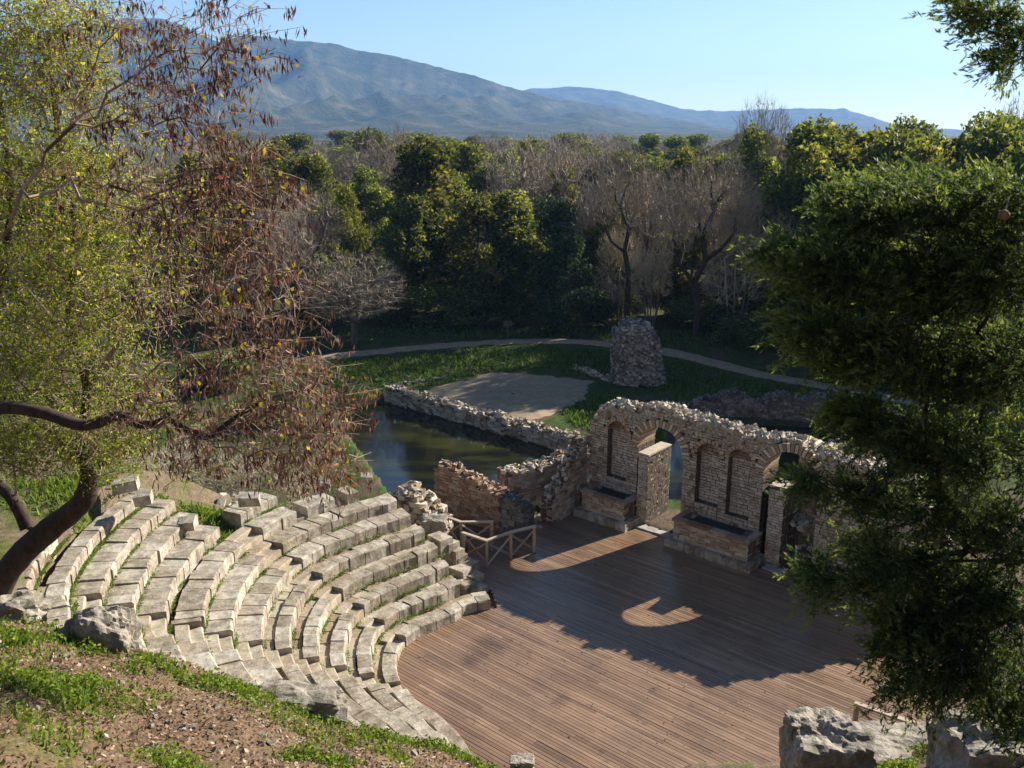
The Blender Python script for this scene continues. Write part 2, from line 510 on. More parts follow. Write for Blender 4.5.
# gravel court beside the pond
cour = np.array([(-6.5, 50.7), (-4, 52.6), (-1.3, 54.5), (2, 54.0), (5.3, 53.5), (4.3, 49.5), (2.4, 46.8), (0.9, 45.0), (-2.8, 47.9)])
mb = MB(); V = []
ctr = cour.mean(axis=0); ring = []
for k in range(len(cour)):
    a, b_ = cour[k], cour[(k + 1) % len(cour)]
    for t in np.linspace(0, 1, 6, endpoint=False):
        p_ = a + (b_ - a) * t
        ring.append(ctr + (p_ - ctr) * (1 + 0.05 * n2(p_[0], p_[1], 1.7, 4)))
nr = len(ring)
for k in range(6):
    for p_ in ring:
        x, y = ctr + (p_ - ctr) * (1 - k / 5.0 * 0.98)
        V.append((x, y, max(gz(x, y), 0.02) + (0.09 if k else -0.03)))
F = [(k * nr + j, k * nr + (j + 1) % nr, (k + 1) * nr + (j + 1) % nr, (k + 1) * nr + j) for k in range(5) for j in range(nr)]
mb.add(V, F)
tag(mb.build('gravel_court', M['gravel'], smooth=True), kind='structure')

# ------------------------------------------------------------------ stone seats
rng = np.random.default_rng(11)
ORD = ['', 'lowest', 'second', 'third', 'fourth', 'fifth', 'sixth', 'seventh', 'eighth', 'ninth', 'tenth', 'eleventh', 'twelfth', 'topmost']
END_HI = {1: 104, 2: 115.8, 3: 116.9, 4: 117.9, 5: 119.6, 6: 121.4, 7: 123, 8: 131, 9: 148, 10: 158, 11: 165, 12: 166, 13: 175}
MIDA = (158.0, 164.5); LOWA = (195.3, 202.5)


def arc_block(mb, i, t0, t1, ra, rb, ztop, zbot, tone, jit=0.012, ch=0.03, n=2):
    """a block following the arc: ra, rb offsets from the row's front line"""
    prof = [(ra, zbot), (ra, ztop - ch), (ra + ch, ztop), (rb - 0.006, ztop), (rb - 0.006, zbot)]
    V = []
    dz, dr = rng.normal(0, jit), rng.normal(0, jit)
    tilt = rng.normal(0, jit)
    for k in range(n + 1):
        th = t0 + (t1 - t0) * k / n
        c, s = math.cos(rad(th)), math.sin(rad(th))
        for (r, z) in prof:
            rr = seat_r(i, th) + r + dr + rng.normal(0, jit * 0.5); zz = z + (dz + tilt * (k / n - 0.5) + rng.normal(0, jit * 0.35) if z > zbot else 0)
            V.append((CX + rr * c, CY + rr * s, zz))
    m = 5
    F = []
    for k in range(n):
        for j in range(m - 1):
            F.append((k * m + j, k * m + j + 1, (k + 1) * m + j + 1, (k + 1) * m + j))
    F.append(tuple(range(m - 1, -1, -1))); F.append(tuple(n * m + j for j in range(m)))
    mb.add(V, F, tone)


for i in range(1, 14):
    zt = i * RE if i > 1 else RE * 0.95
    zb = zt - RE - 0.35
    desc = {1: 'lowest curved row of pale limestone seats, along the edge of the wooden stage',
            13: 'topmost curved stone row, a low wall with a grass strip at its foot',
            12: 'curved stone row second from the top, set between two grassy strips'}.get(
        i, '%s curved row of limestone seats counted up from the wooden stage' % ORD[i])
    th_m = 180
    root = thing('seat_row', desc, 'stone seats', (CX + seat_r(i, th_m) * math.cos(rad(th_m)), CY, zt - RE), 'rows of stone seats round the stage')
    channel = i <= 5
    segs = [(END_HI[i], MIDA[0])] if END_HI[i] < MIDA[0] - 3 else []
    segs += [(max(MIDA[1], END_HI[i]), LOWA[0]), (LOWA[1], 318 if i < 9 else 262)]
    if i == 13: segs = [(176, 214)]
    if i == 12: segs = [(166, 214)]
    for (a, b_) in segs:
        foot = MB()
        t = a
        r = seat_r(i, (a + b_) / 2)
        while t < b_ - 0.5:
            w = rng.uniform(0.38, 0.64) if t < 205 else rng.uniform(0.8, 1.3)
            dt = math.degrees(w / r)
            if b_ - (t + dt) < dt * 0.45: dt = b_ - t
            gap = math.degrees(0.012 / r)
            bm = MB()
            dep = 0.41 if channel else (0.72 if i < 12 else 0.45)
            miss = (i >= 7 and t < 158 and rng.random() < 0.1)
            if not miss:
                arc_block(bm, i, t + gap, t + dt - gap, 0, dep, zt, zb, rng.random(), 0.009 if i < 8 else 0.016, ch=rng.uniform(0.02, 0.055), n=3)
                bm.build('seat_block', M['seat'], root)
            if channel or miss:
                ft = foot if not miss else MB()
                arc_block(ft, i, t + gap * 0.7, t + dt - gap * 0.7, dep + 0.01 if channel else 0.05, RD + 0.05, zt - 0.075 - (0.2 if miss else 0), zb, rng.random(), 0.01, ch=0.01)
                if miss: ft.build('footrest', M['tread'], root)
            t += dt
        if foot.n: foot.build('footrest', M['tread'], root)

for (a, b_), lab in ((MIDA, 'narrow stairway of half-height steps climbing between the middle and far seat blocks'),
                     (LOWA, 'stairway of worn steps nearest the earth mound, climbing between the seat blocks')):
    th = (a + b_) / 2
    root = thing('stone_stairway', lab, 'stairway', (CX + R1 * math.cos(rad(th)), CY + R1 * math.sin(rad(th)), 0))
    for i in range(1, 13 if a > 180 else 9):
        for hf in (0, 1):
            bm = MB(); zt = i * RE - (RE * 0.45 if hf == 0 else 0.03)
            arc_block(bm, i, a + 0.05, b_ - 0.05, (0.02 if hf == 0 else 0.36), (0.36 if hf == 0 else 0.72), zt, zt - 0.6, rng.uniform(0.3, 0.9), 0.014)
            bm.build('step', M['tread'], root)

# stone kerb bits where the lowest row meets the passage
root = thing('stone_step_stack', 'stack of worn stone steps at the far end of the seats, by the railings', 'steps', onz(468, 585, 0))
for (px, py, z, l, w_) in ((455, 553, 0.75, .8, .5), (466, 560, 0.55, .8, .5), (452, 548, 1.0, .7, .5), (470, 572, 0.32, .8, .5), (476, 585, 0.18, .7, .5), (458, 566, .55, .8, .5), (447, 541, 1.25, .7, .5), (440, 536, 1.5, .7, .55), (462, 580, .33, .8, .5)):
    bm = MB(); c_ = onz(px, py, z)
    a_ = rad(-38 + rng.uniform(-8, 8)); ux = np.array([math.cos(a_), math.sin(a_), 0]); uy = np.array([-math.sin(a_), math.cos(a_), 0])
    bm.obox(c_ - ux * l / 2 - uy * w_ / 2 - np.array([0, 0, z + 0.1]), ux * l, uy * w_, (0, 0, z + 0.1), rng.random(), 0, 0.035, rng)
    bm.build('step', M['seat'], root)

# ------------------------------------------------------------------ wooden stage
mb = MB(); rng = np.random.default_rng(3)
sC, dC = 2.7, 10.57
bw = 0.115
d = 0.12
pl, pd_ = zip(*sorted([(sd_, s_) for s_, sd_ in [(-3.4, 0.0), (-3.4, 2.3), (-4.2, 2.7), (-4.4, 5.2), (-3.2, 6.3), (-1.6, 7.6)]]))
while d < dC + 6.2:
    # half chord of the orchestra circle
    y = d - dC
    Rr = 3.62
    s0 = sC - math.sqrt(max(0, Rr * Rr - y * y)) if abs(y) < Rr else 99
    s1 = sC + math.sqrt(max(0, Rr * Rr - y * y)) if abs(y) < Rr else -99
    if d < 7.6:
        s0 = min(s0, float(np.interp(d, pl, pd_)))
    if d > 7.4:
        best = None
        for kk_ in range(150):          # walk left along the board until the kerb of the lowest row
            st_ = 5.5 - kk_ * 0.06
            q_ = WO + WU * st_ + WN * d - np.array([CX, CY])
            th_ = math.degrees(math.atan2(q_[1], q_[0])) % 360
            if np.hypot(*q_) > R1 + delta(th_) + 0.06 and th_ > 100: break
            best = st_
        s0 = best if best is not None else 99
    s1 = 13.0 if d < dC + 0.5 else 9.0
    if s0 < s1:
        s = s0 - rng.uniform(0, 2)
        while s < s1:
            L = rng.choice([2.4, 3.0, 3.6])
            a_, b2 = max(s, s0), min(s + L - 0.006, s1)
            if b2 - a_ > 0.05:
                h = rng.normal(0, 0.0025)
                mb.obox(W(a_, d, -0.03), np.append(WU * (b2 - a_), 0), np.append(WN * (bw - 0.017), 0), (0, 0, 0.03 + h + 0.012), np.clip(rng.normal(0.5, 0.17), 0, 1))
            s += L
    d += bw
stage_m = mat_wood('stage_boards', [(0, (0.112, 0.069, 0.042)), (0.5, (0.178, 0.113, 0.070)), (1, (0.265, 0.180, 0.117))], 0.27, WU, [(*onz(490, 648)[:2], 0.75), (*onz(470, 660)[:2], 0.4), (*onz(560, 700)[:2], 0.35)])
q = NT('stage_joists'); under = q.finish((0.03, 0.022, 0.016), 0.9)
st = thing('wooden_stage', 'brown plank stage floor filling the round orchestra', 'stage', (CX, CY, 0))
mb.build('plank_floor', stage_m, st)
mb = MB()
ring = [W(sC + 3.45 * math.cos(a), dC + 3.45 * math.sin(a), -0.04) for a in np.linspace(PI * 0.52, PI, 16)] + [W(-3.9, 5, -0.04), W(-3.9, 2.9, -0.04), W(-3.2, 2.3, -0.04), W(-3.2, 0.15, -0.04), W(12.9, 0.15, -0.04), W(12.9, 10.9, -0.04), W(8.9, 11, -0.04), W(8.9, 16.5, -0.04), W(3.5, 16.5, -0.04), W(2.8, 14.3, -0.04)]
mb.add(ring, [tuple(range(len(ring)))])
mb.build('underfloor', under, st)

# ------------------------------------------------------------------ masonry
def masonry(mb, frame, srange, drange, zrange, mask, ch=(0.12, 0.2), sl=(0.2, 0.42), dl=0.32, rng=None, mat=0, mortar=None, prot=0.03, jit=0.012, tone=None, gap=0.010, cuts=(), stagger=False):
    """courses of individual stones; frame(s,d,z) -> world; mask(s,d,z) says where there is wall"""
    z = zrange[0]
    mask0 = mask

    def mask(s, d, z):
        return srange[0] <= s <= srange[1] and drange[0] <= d <= drange[1] and z <= zrange[1] and mask0(s, d, z)
    nd = max(1, int(round((drange[1] - drange[0]) / dl))); dd = (drange[1] - drange[0]) / nd
    while z < zrange[1]:
        h = rng.uniform(*ch)
        bnd = [drange[0] + k * dd_ + (rng.uniform(-.3, .3) * dd_ if 0 < k < nd else 0) for dd_ in [(drange[1] - drange[0]) / nd] for k in range(nd + 1)]
        for k in range(nd):
            d0 = bnd[k] if stagger else drange[0] + k * (drange[1] - drange[0]) / nd
            dd = (bnd[k + 1] - bnd[k]) if stagger else (drange[1] - drange[0]) / nd
            s = srange[0] - rng.uniform(0, sl[0])
            while s < srange[1]:
                L = rng.uniform(*sl)
                for c_ in cuts:
                    if s + 0.01 < c_ < s + L + 0.1: L = c_ - s
                a, b = max(s, srange[0]), min(s + L, srange[1]); s += L
                if b - a < 0.03: continue
                sm, dm, zm = (a + b) / 2, d0 + dd / 2, z + h / 2
                if not mask(sm, dm, zm): continue
                # hide-only interior
                inner = 0 < k < nd - 1 and all(mask(sm + x_, dm + y_, zm + z_) for x_, y_, z_ in ((0.45, 0, 0), (-0.45, 0, 0), (0, 0, 0.42), (0, dd, 0), (0, -dd, 0), (0, dd, .3)))
                if inner: continue
                p0 = rng.uniform(-prot * 0.3, prot) if k == 0 or not mask(sm, dm - dd, zm) else 0
                p1 = rng.uniform(-prot * 0.3, prot) if k == nd - 1 or not mask(sm, dm + dd, zm) else 0
                P = []
                g = gap / 2
                for zz in (z + g, z + h - g):
                    for (ss, de) in ((a + g, d0 - p0), (b - g, d0 - p0), (b - g, d0 + dd + p1), (a + g, d0 + dd + p1)):
                        P.append(frame(ss + rng.normal(0, jit), de + rng.normal(0, jit * 0.6), zz + rng.normal(0, jit)))
                tn = rng.random() if tone is None else tone(sm, dm, zm)
                mb.box8(P, tn, mat)
                if mortar is not None:
                    P = [frame(ss, de, zz) for zz in (z, z + h) for (ss, de) in ((a, d0 + 0.02), (b, d0 + 0.02), (b, d0 + dd - 0.02), (a, d0 + dd - 0.02))]
                    mb.box8(P, rng.random(), mortar)
        z += h


rng = np.random.default_rng(21)
sw = thing('scene_building', 'ruined Roman stage wall with two brick arches and niches behind the wooden stage', 'ruined wall', W(2.5, -1.1, 0))
A1, A2, AR = (0.45, 3.12), (5.67, 3.36), 1.0
RING = 0.30
NICHES = [(-1.98, -1.05, 1.5, 3.95), (2.02, 2.98, 1.48, 3.95), (3.30, 4.22, 1.45, 4.02)]


def scene_mask(s, d, z):
    top = float(np.interp(s, [-3.0, -2.75, -2.4, -1.6, -0.6, 0.5, 1.6, 2.2, 3.0, 4.4, 5.6, 6.8, 8.0, 9.3, 10.0, 10.8, 11.6], [2.9, 3.7, 4.25, 4.55, 4.6, 4.88, 4.66, 4.72, 4.62, 4.55, 4.72, 4.45, 4.35, 4.4, 3.5, 2.4, 1.6]))
    top += 0.16 * n2(s, d, 2.3, 5.5) + 0.12 * n2(s, d, 6.0, 1.5)
    if d < -1.25: top -= 0.15
    if z > top or s < -2.9 + 0.25 * n2(z, 0, 2, 3): return False
    for (c, zs) in (A1, A2):
        if z > zs:
            if math.hypot(s - c, z - zs) < AR + RING: return False
        elif abs(s - c) < AR: return False
        elif abs(s - c) < AR + RING and z > zs - 0.02: return False
    for (a, b, z0, z1) in NICHES:
        if d > -0.8 and z > z1 - (b - a) / 2 and math.hypot(s - (a + b) / 2, z - (z1 - (b - a) / 2)) < (b - a) / 2 + 0.13: return False
        if d > -0.95 and a < s < b and z > z0:
            if z < z1 - (b - a) / 2 or math.hypot(s - (a + b) / 2, z - (z1 - (b - a) / 2)) < (b - a) / 2: return False
    return True


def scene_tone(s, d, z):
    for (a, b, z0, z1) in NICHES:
        if a < s < b and z0 < z < z1 and d < -0.8: return rng.uniform(0.0, 0.2) if z > z1 - 0.5 else rng.uniform(0.5, 1)  # niche backs mostly toned paler, offsetting the shade of the recess
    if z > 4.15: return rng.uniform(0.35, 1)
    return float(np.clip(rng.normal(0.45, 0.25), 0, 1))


mb = MB()
CUTS = sorted([c for n_ in NICHES for c in n_[:2]] + [A1[0] - AR, A1[0] + AR, A2[0] - AR, A2[0] + AR])
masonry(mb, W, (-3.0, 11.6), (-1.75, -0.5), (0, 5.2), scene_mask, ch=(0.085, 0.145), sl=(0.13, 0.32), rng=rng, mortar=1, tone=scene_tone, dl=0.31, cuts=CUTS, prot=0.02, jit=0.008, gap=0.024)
def chip(mb, p, s, rng, tone=None):
    B8 = np.array([(-1, -1, -1), (1, -1, -1), (1, 1, -1), (-1, 1, -1), (-1, -1, 1), (1, -1, 1), (1, 1, 1), (-1, 1, 1)], float) * rng.uniform(.55, 1, (8, 3)) * np.array([s, s * .8, s * .6]) / 2
    mb.box8(B8 @ np.linalg.qr(rng.normal(size=(3, 3)))[0].T + p, rng.random() if tone is None else tone)
for k in range(900):        # facing lost near the top: raw rubble core shows
    s, z = rng.uniform(-2.6, 9), rng.uniform(4.05, 4.9)
    if scene_mask(s, -0.55, z): chip(mb, W(s, -0.52, z), rng.uniform(0.09, 0.2), rng, rng.uniform(0, .8))
for k in range(1500):       # loose rubble capping the broken top
    s, d = rng.uniform(-2.8, 11), rng.uniform(-1.75, -0.48)
    for z in np.arange(5.1, 1.5, -0.06):
        if scene_mask(s, d, z): break
    chip(mb, W(s, d, z + rng.uniform(0.0, 0.10)), rng.uniform(0.10, 0.27), rng, rng.uniform(.3, 1))
mb.build('wall', [M['rubble'], M['mortar']], sw)
for (c, zs) in (A1, A2):
    mb = MB(); n = 25
    for k in range(n):
        a0, a1 = PI * (k + 0.11) / n, PI * (k + 0.89) / n
        P = []
        pr = rng.uniform(0.05, 0.085); r1 = AR + RING * rng.uniform(0.92, 1.08)
        for dd_ in (-1.70, -0.5 + pr):
            for (a, r) in ((a0, AR), (a1, AR), (a1, r1), (a0, r1)):
                P.append(W(c + r * math.cos(a), dd_, zs + r * math.sin(a)))
        P = [P[i_] for i_ in (0, 1, 2, 3, 4, 5, 6, 7)]
        mb.box8(P, float(np.clip((0.95 if k % 2 else 0.35) + rng.normal(0, 0.12), 0, 1)), 0)
    for k in range(n):   # mortar joints behind the bricks
        a0, a1 = PI * k / n, PI * (k + 1) / n
        P = [W(c + r * math.cos(a), dd_, zs + r * math.sin(a)) for dd_ in (-1.68, -0.53) for (a, r) in ((a0, AR + 0.012), (a1, AR + 0.012), (a1, AR + RING), (a0, AR + RING))]
        mb.box8(P, 0.3, 1)
    mb.build('arch', [M['voussoir'], M['mortar']], sw)
for (a_, b_, z0, z1) in NICHES:
    mb = MB(); n = 11; c, r0 = (a_ + b_) / 2, (b_ - a_) / 2; zs = z1 - r0
    for k in range(n):
        t0, t1 = PI * (k + 0.1) / n, PI * (k + 0.9) / n; pr = rng.uniform(0, .02)
        P = [W(c + r * math.cos(t), dd_, zs + r * math.sin(t)) for dd_ in (-0.82, -0.49 + pr) for (t, r) in ((t0, r0), (t1, r0), (t1, r0 + .15), (t0, r0 + .15))]
        mb.box8(P, rng.uniform(0.1, 0.7), 0)
    mb.build('niche_arch', [M['voussoir']], sw)
true = lambda s, d, z: True
for (s0, s1, d0, d1, zt) in ((-0.40, 0.06, -2.0, -0.32, 2.83), (5.0, 5.57, -2.0, -0.36, 2.9)):
    mb = MB()
    masonry(mb, W, (s0, s1), (d0, d1), (0, zt), true, ch=(0.085, 0.125), sl=(0.16, 0.3), rng=rng, mortar=1, prot=0.015, jit=0.008, dl=0.27, tone=lambda s, d, z: float(np.clip(rng.normal(0.72, 0.2), 0, 1)), gap=0.018, stagger=True)
    mb.obox(W(s0 - 0.02, d0, zt + 0.06), np.append(WU * (s1 - s0 + 0.04), 0), np.append(WN * (d1 - d0), 0), (0, 0, 0.07), 0.6, 0, 0.01, rng)
    mb.build('pier', [M['rubble'], M['mortar']], sw)
for (s0, s1) in ((-2.45, -0.42), (1.78, 4.78)):
    root = MB()
    masonry(root, W, (s0, s1), (-0.47, 0.52), (0.3, 1.02), lambda s, d, z: d > 0.2 or s < s0 + 0.35 or s > s1 - 0.35, ch=(0.11, 0.15), sl=(0.2, 0.4), rng=rng, mortar=1, prot=0.012, dl=0.33, tone=lambda s, d, z: rng.uniform(0.3, 1.0), gap=0.016)
    pod = root.build('podium', [M['voussoir'], M['mortar']], sw)
    mb = MB()
    # projecting rim course and sunk basin
    x = s0 - 0.06
    while x < s1 + 0.05:
        L = min(rng.uniform(0.45, 0.8), s1 + 0.06 - x)
        mb.obox(W(x + 0.005, 0.30, 1.03), np.append(WU * (L - 0.01), 0), np.append(WN * 0.30, 0), (0, 0, 0.10), rng.random(), 0, 0.008, rng)
        x += L
    for e in (s0 - 0.06, s1 - 0.2):
        mb.obox(W(e, -0.46, 1.03), np.append(WU * 0.26, 0), np.append(WN * 0.75, 0), (0, 0, 0.10), rng.random(), 0, 0.008, rng)
    mb.build('rim', [M['brick']], pod)
    mb = MB()
    mb.obox(W(s0 + 0.15, -0.46, 0.7), np.append(WU * (s1 - s0 - 0.3), 0), np.append(WN * 0.8, 0), (0, 0, 0.32), 0.3)
    mb.build('basin', M['basin'], pod)
    mb = MB(); x = s0 - 0.24
    while x < s1 + 0.2:
        L = min(rng.uniform(0.5, 0.95), s1 + 0.24 - x)
        mb.obox(W(x + 0.006, -0.44, -0.05), np.append(WU * (L - 0.012), 0), np.append(WN * 1.20, 0), (0, 0, 0.36 + rng.uniform(-.02, .02)), rng.random(), 0, 0.012, rng)
        x += L
    mb.build('plinth', M['seat'], pod)
# threshold kerb stones
x = -0.3
while x < 8.8:
    L = rng.uniform(0.6, 1.2)
    if not (1.3 < x < 4.9):
        mb = MB(); mb.obox(W(x, -0.28, -0.06), np.append(WU * (L - 0.015), 0), np.append(WN * 0.38, 0), (0, 0, 0.13), rng.random(), 0, 0.012, rng); mb.build('threshold_stone', M['slab'], sw)
    x += L


def ruin(name, label, p0, p1, thick, base, topf, rng, mats, ch=(0.1, 0.17), sl=(0.18, 0.4), back=0.0, cat='ruined wall', **kw):
    """rubble wall from p0 to p1 (xy), its top height given along its length 0..1"""
    p0, p1 = np.array(p0, float), np.array(p1, float)
    L = np.linalg.norm(p1 - p0); u = (p1 - p0) / L; n = np.array([-u[1], u[0]])
    if n @ (-(p0 + p1) / 2) < 0: n = -n

    def fr(s, d, z):
        xy = p0 + u * s + n * d
        return np.array([xy[0], xy[1], z])
    zmax = max(topf) + 0.3

    def msk(s, d, z):
        t = np.interp(s / L, np.linspace(0, 1, len(topf)), topf) + 0.15 * n2(s, d, 2.1, p0[0]) + 0.1 * n2(s, d, 5.5, p0[1])
        return z < t
    mb = MB()
    masonry(mb, fr, (0, L), (-thick, 0), (base, zmax), msk, ch=ch, sl=sl, rng=rng, mortar=1 if len(mats) > 1 else None, **kw)
    for k in range(int(L * thick * 45)):
        s, d = rng.uniform(0, L), -rng.uniform(0, thick)
        for z in np.arange(zmax, base, -0.06):
            if msk(s, d, z): break
        chip(mb, fr(s, d, z + rng.uniform(0, .09)), rng.uniform(.1, .28), rng)
    o = mb.build(name, mats)
    return tag(o, label, cat)


RM = [M['rubble'], M['mortar']]
# wing wall at the left end of the scene building, stepping down towards the stage
ruin('wing_wall', 'stepped rubble wing wall dropping from the left end of the stage wall', W(-2.95, -0.45, 0)[:2], W(-2.75, 2.05, 0)[:2], 0.55, 0, [3.1, 2.6, 2.2, 1.7, 1.35, 1.1], rng, RM, prot=0.04)
ruin('rear_wall', 'dark rubble wall close behind the right arch', W(4.9, -3.0, 0)[:2], W(8.4, -3.0, 0)[:2], 0.5, -0.3, [3.7, 3.95, 4.0, 3.8], rng, [M['greystone'], M['mortar']])  # height raised to block sun through the arch and shrink the lit patch
ruin('back_wall', 'low squared stone wall with a grassy top between the pond and the wing wall', (-0.15, 33.95), (3.3, 36.0), 0.9, -0.3, [1.55, 1.6, 1.55, 1.75, 1.9], rng, RM, ch=(0.12, 0.2), sl=(0.22, 0.45))
ruin('parodos_wall', 'sloping brown brick wall with a broken top behind the wooden railings', (-3.1, 33.5), (-0.5, 31.75), 0.7, -0.2, [2.2, 2.1, 1.95, 1.8, 1.6], rng, [M['brick'], M['mortar']], ch=(0.1, 0.15))
ruin('wall_stub', 'grey square rubble stub at the end of the brown brick wall', (-0.5, 31.72), (0.42, 31.1), 0.8, -0.2, [1.6, 1.45, 1.1], rng, [M['greystone'], M['mortar']], ch=(0.14, 0.24), sl=(0.25, 0.5), prot=0.06)
# rough rubble heap at the far end of the seats
def rubble_heap(name, label, c, r, h, n, rng, size=(0.18, 0.45), mat='rubble'):
    mb = MB()
    for k in range(n):
        a = rng.uniform(0, 2 * PI); q_ = math.sqrt(rng.uniform(0, 1))
        x, y = c[0] + r[0] * q_ * math.cos(a), c[1] + r[1] * q_ * math.sin(a)
        z = gz(x, y) + h * (1 - q_ ** 1.5) * rng.uniform(0.55, 1)
        s = rng.uniform(*size)
        Rm = np.linalg.qr(rng.normal(size=(3, 3)))[0]
        B = np.array([(-1, -1, -1), (1, -1, -1), (1, 1, -1), (-1, 1, -1), (-1, -1, 1), (1, -1, 1), (1, 1, 1), (-1, 1, 1)], float) * np.array([s, s * 0.75, s * 0.5]) / 2
        B = B * rng.uniform(0.7, 1.1, (8, 3))
        mb.box8(B @ Rm.T + np.array([x, y, z]), rng.random())
    return tag(mb.build(name, M[mat]), label, 'rubble')


def blob_rock(name, label, c, r, rng, mat='rock', rough=0.35, sq=1.0, sub=4, cat='rock', seed=0.0, rz=0.0):
    import bmesh
    bm = bmesh.new(); bmesh.ops.create_icosphere(bm, subdivisions=sub, radius=1)
    seed = seed or rng.uniform(0, 50)
    for v in bm.verts:
        d_ = v.co.normalized()
        # blocky shape with clefts
        k = 1.0 / max(abs(d_.x), abs(d_.y), abs(d_.z)) ** sq * 0.85
        k *= 1 + 0.75 * rough * mn.fractal(d_ * 1.3 + Vector((seed, 0, 0)), 1.1, 2, 4) - rough * 0.3 * abs(mn.noise(d_ * 2.4 + Vector((0, seed, 0)))) + 0.05 * mn.noise(d_ * 7 + Vector((seed, seed, 0))) + 0.025 * mn.noise(d_ * 16 + Vector((seed, seed, 0)))
        v.co = d_ * k
        v.co = Vector((v.co.x * r[0], v.co.y * r[1], v.co.z * r[2]))
    me = bpy.data.meshes.new(name); bm.to_mesh(me); bm.free()
    a = me.attributes.new('tone', 'FLOAT', 'FACE')
    a.data.foreach_set('value', np.array([0.5 + 0.5 * mn.noise(p_.center * 2) for p_ in me.polygons], dtype=np.float32))
    me.materials.append(M[mat])
    o = bpy.data.objects.new(name, me); o.location = Vector([float(v_) for v_ in c]); o.rotation_euler = (0, 0, rz); COL.objects.link(o)
    return tag(o, label, cat)


# rough core of the seating where it ends at the passage
ruin('cavea_core', 'ragged rubble end of the seating above the railings, overgrown with weeds', (-4.6, 31.0), (-2.7, 30.0), 1.0, -0.2, [1.9, 2.2, 2.0, 1.6, 0.9], rng, [M['rubble'], M['mortar']], ch=(0.14, 0.26), sl=(0.2, 0.45), prot=0.12, jit=0.045)
blob_rock('boulder', 'bluish grey boulder wedged behind the top rail of the railings', onz(434, 525, 1.4), (0.5, 0.4, 0.35), rng)

# pond wall
ruin('pond_wall', 'long low rubble wall dividing the pond from the gravel court', (-7.5, 51.0), (3.6, 41.7), 0.75, -1.2, [0.42, 0.32, 0.36, 0.25, 0.32, 0.22, 0.3, 0.2], rng, RM, ch=(0.14, 0.24), sl=(0.2, 0.5), prot=0.08, jit=0.03)
ruin('court_edging', 'low dark stone edging along the back of the gravel court', (-6.9, 51.6), (-0.2, 55.6), 0.5, -0.2, [0.2, 0.28, 0.25, 0.45, 0.6], rng, [M['greystone'], M['mortar']], ch=(0.14, 0.24), prot=0.08, jit=0.03)
ruin('court_end_wall', 'short broken stone wall at the right corner of the gravel court', (3.6, 55.3), (6.2, 53.0), 0.6, 0, [0.4, 0.5, 0.3, 0.25], rng, RM, ch=(0.14, 0.24), prot=0.08, jit=0.03)
ruin('far_ruin_wall', 'dim ruined wall with openings beyond the dark channel at right', (8.6, 47.9), (17.0, 46.6), 0.8, -1.0, [0.3, 0.2, 0.7, 1.2, 0.5, 1.1, 0.8, 1.2], rng, [M['greystone'], M['mortar']], ch=(0.14, 0.24), prot=0.08, jit=0.03)
# tower-like ruin
tw = at(640, 388, 52.3); twz = 0.2
def tower_top(s, d, z):
    hw = 1.62 - 0.10 * z
    x_ = (s - 1.72 + 0.10 * z) / hw - 0.07 * n2(s * 2, z, 1.3, 8); y_ = (d + 1.0) / 1.05
    top = 3.75 - 1.0 * max(0, abs(s - 1.45) / 1.5) ** 2.2 - 0.5 * max(0, s - 2.2) + 0.22 * n2(s, d, 1.6, 4) + 0.15 * n2(s, z, 5, 6)
    return abs(x_) ** 4 + abs(y_) ** 4 < 1 and z < top
mb = MB()
masonry(mb, lambda s, d, z: np.array([tw[0] - 1.75 + s, 53.3 - d - 1.2, twz + z]), (0, 3.6), (-2.1, 0.1), (0, 4.5), tower_top, ch=(0.10, 0.17), sl=(0.12, 0.26), rng=rng, prot=0.10, jit=0.04, mortar=1, dl=0.2)
tfr = lambda s, d, z: np.array([tw[0] - 1.75 + s, 53.3 - d - 1.2, twz + z])
for k in range(9000):
    s_, d_, z_ = rng.uniform(0, 3.6), rng.uniform(-2.1, .1), rng.uniform(.1, 4)
    o_ = rng.normal(0, 1, 3); o_ = o_ / np.linalg.norm(o_) * 0.12
    if tower_top(s_, d_, z_) and not tower_top(s_ + o_[0], d_ + o_[1], z_ + o_[2]) and rng.random() < .35: chip(mb, tfr(s_, d_, z_), rng.uniform(.12, .26), rng)
tag(mb.build('ruined_pillar', [M['stump'], M['mortar']]), 'tall rounded stump of grey rubble masonry standing beside the path', 'ruin')

# ------------------------------------------------------------------ railings and sign
def railing(label, P, h, loc):
    root = thing('wooden_railing', label, 'railing', loc)
    P = [np.array(p) for p in P]
    up = np.array([0, 0, 1.0])
    for p in P:
        mb = MB(); mb.obox(p + np.array([-0.05, -0.05, -0.35]), (0.10, 0, 0), (0, 0.10, 0), (0, 0, h + 0.33), rng.random(), 0, 0.004, rng)
        mb.build('post', M['railwood'], root)
    for a, b in zip(P[:-1], P[1:]):
        dd_ = (b - a); L = np.linalg.norm(dd_); u = dd_ / L; n = np.cross(u, up)
        mb = MB(); mb.obox(a - u * 0.06 - n * 0.06 + up * (h - 0.02), u * (L + 0.12), n * 0.13, up * 0.06, rng.uniform(0.6, 1), 0, 0.003, rng)
        mb.build('top_rail', M['railwood'], root)
        for (z0, z1, off) in ((0.1, h - 0.1, 0.03), (h - 0.1, 0.1, -0.03)):
            mb = MB()
            mb.tubes([a + up * z0 + n * off], [b + up * z1 + n * off], 0.042, 0.042, 4, rng.random()); mb.build('brace', M['railwood'], root)
    return root


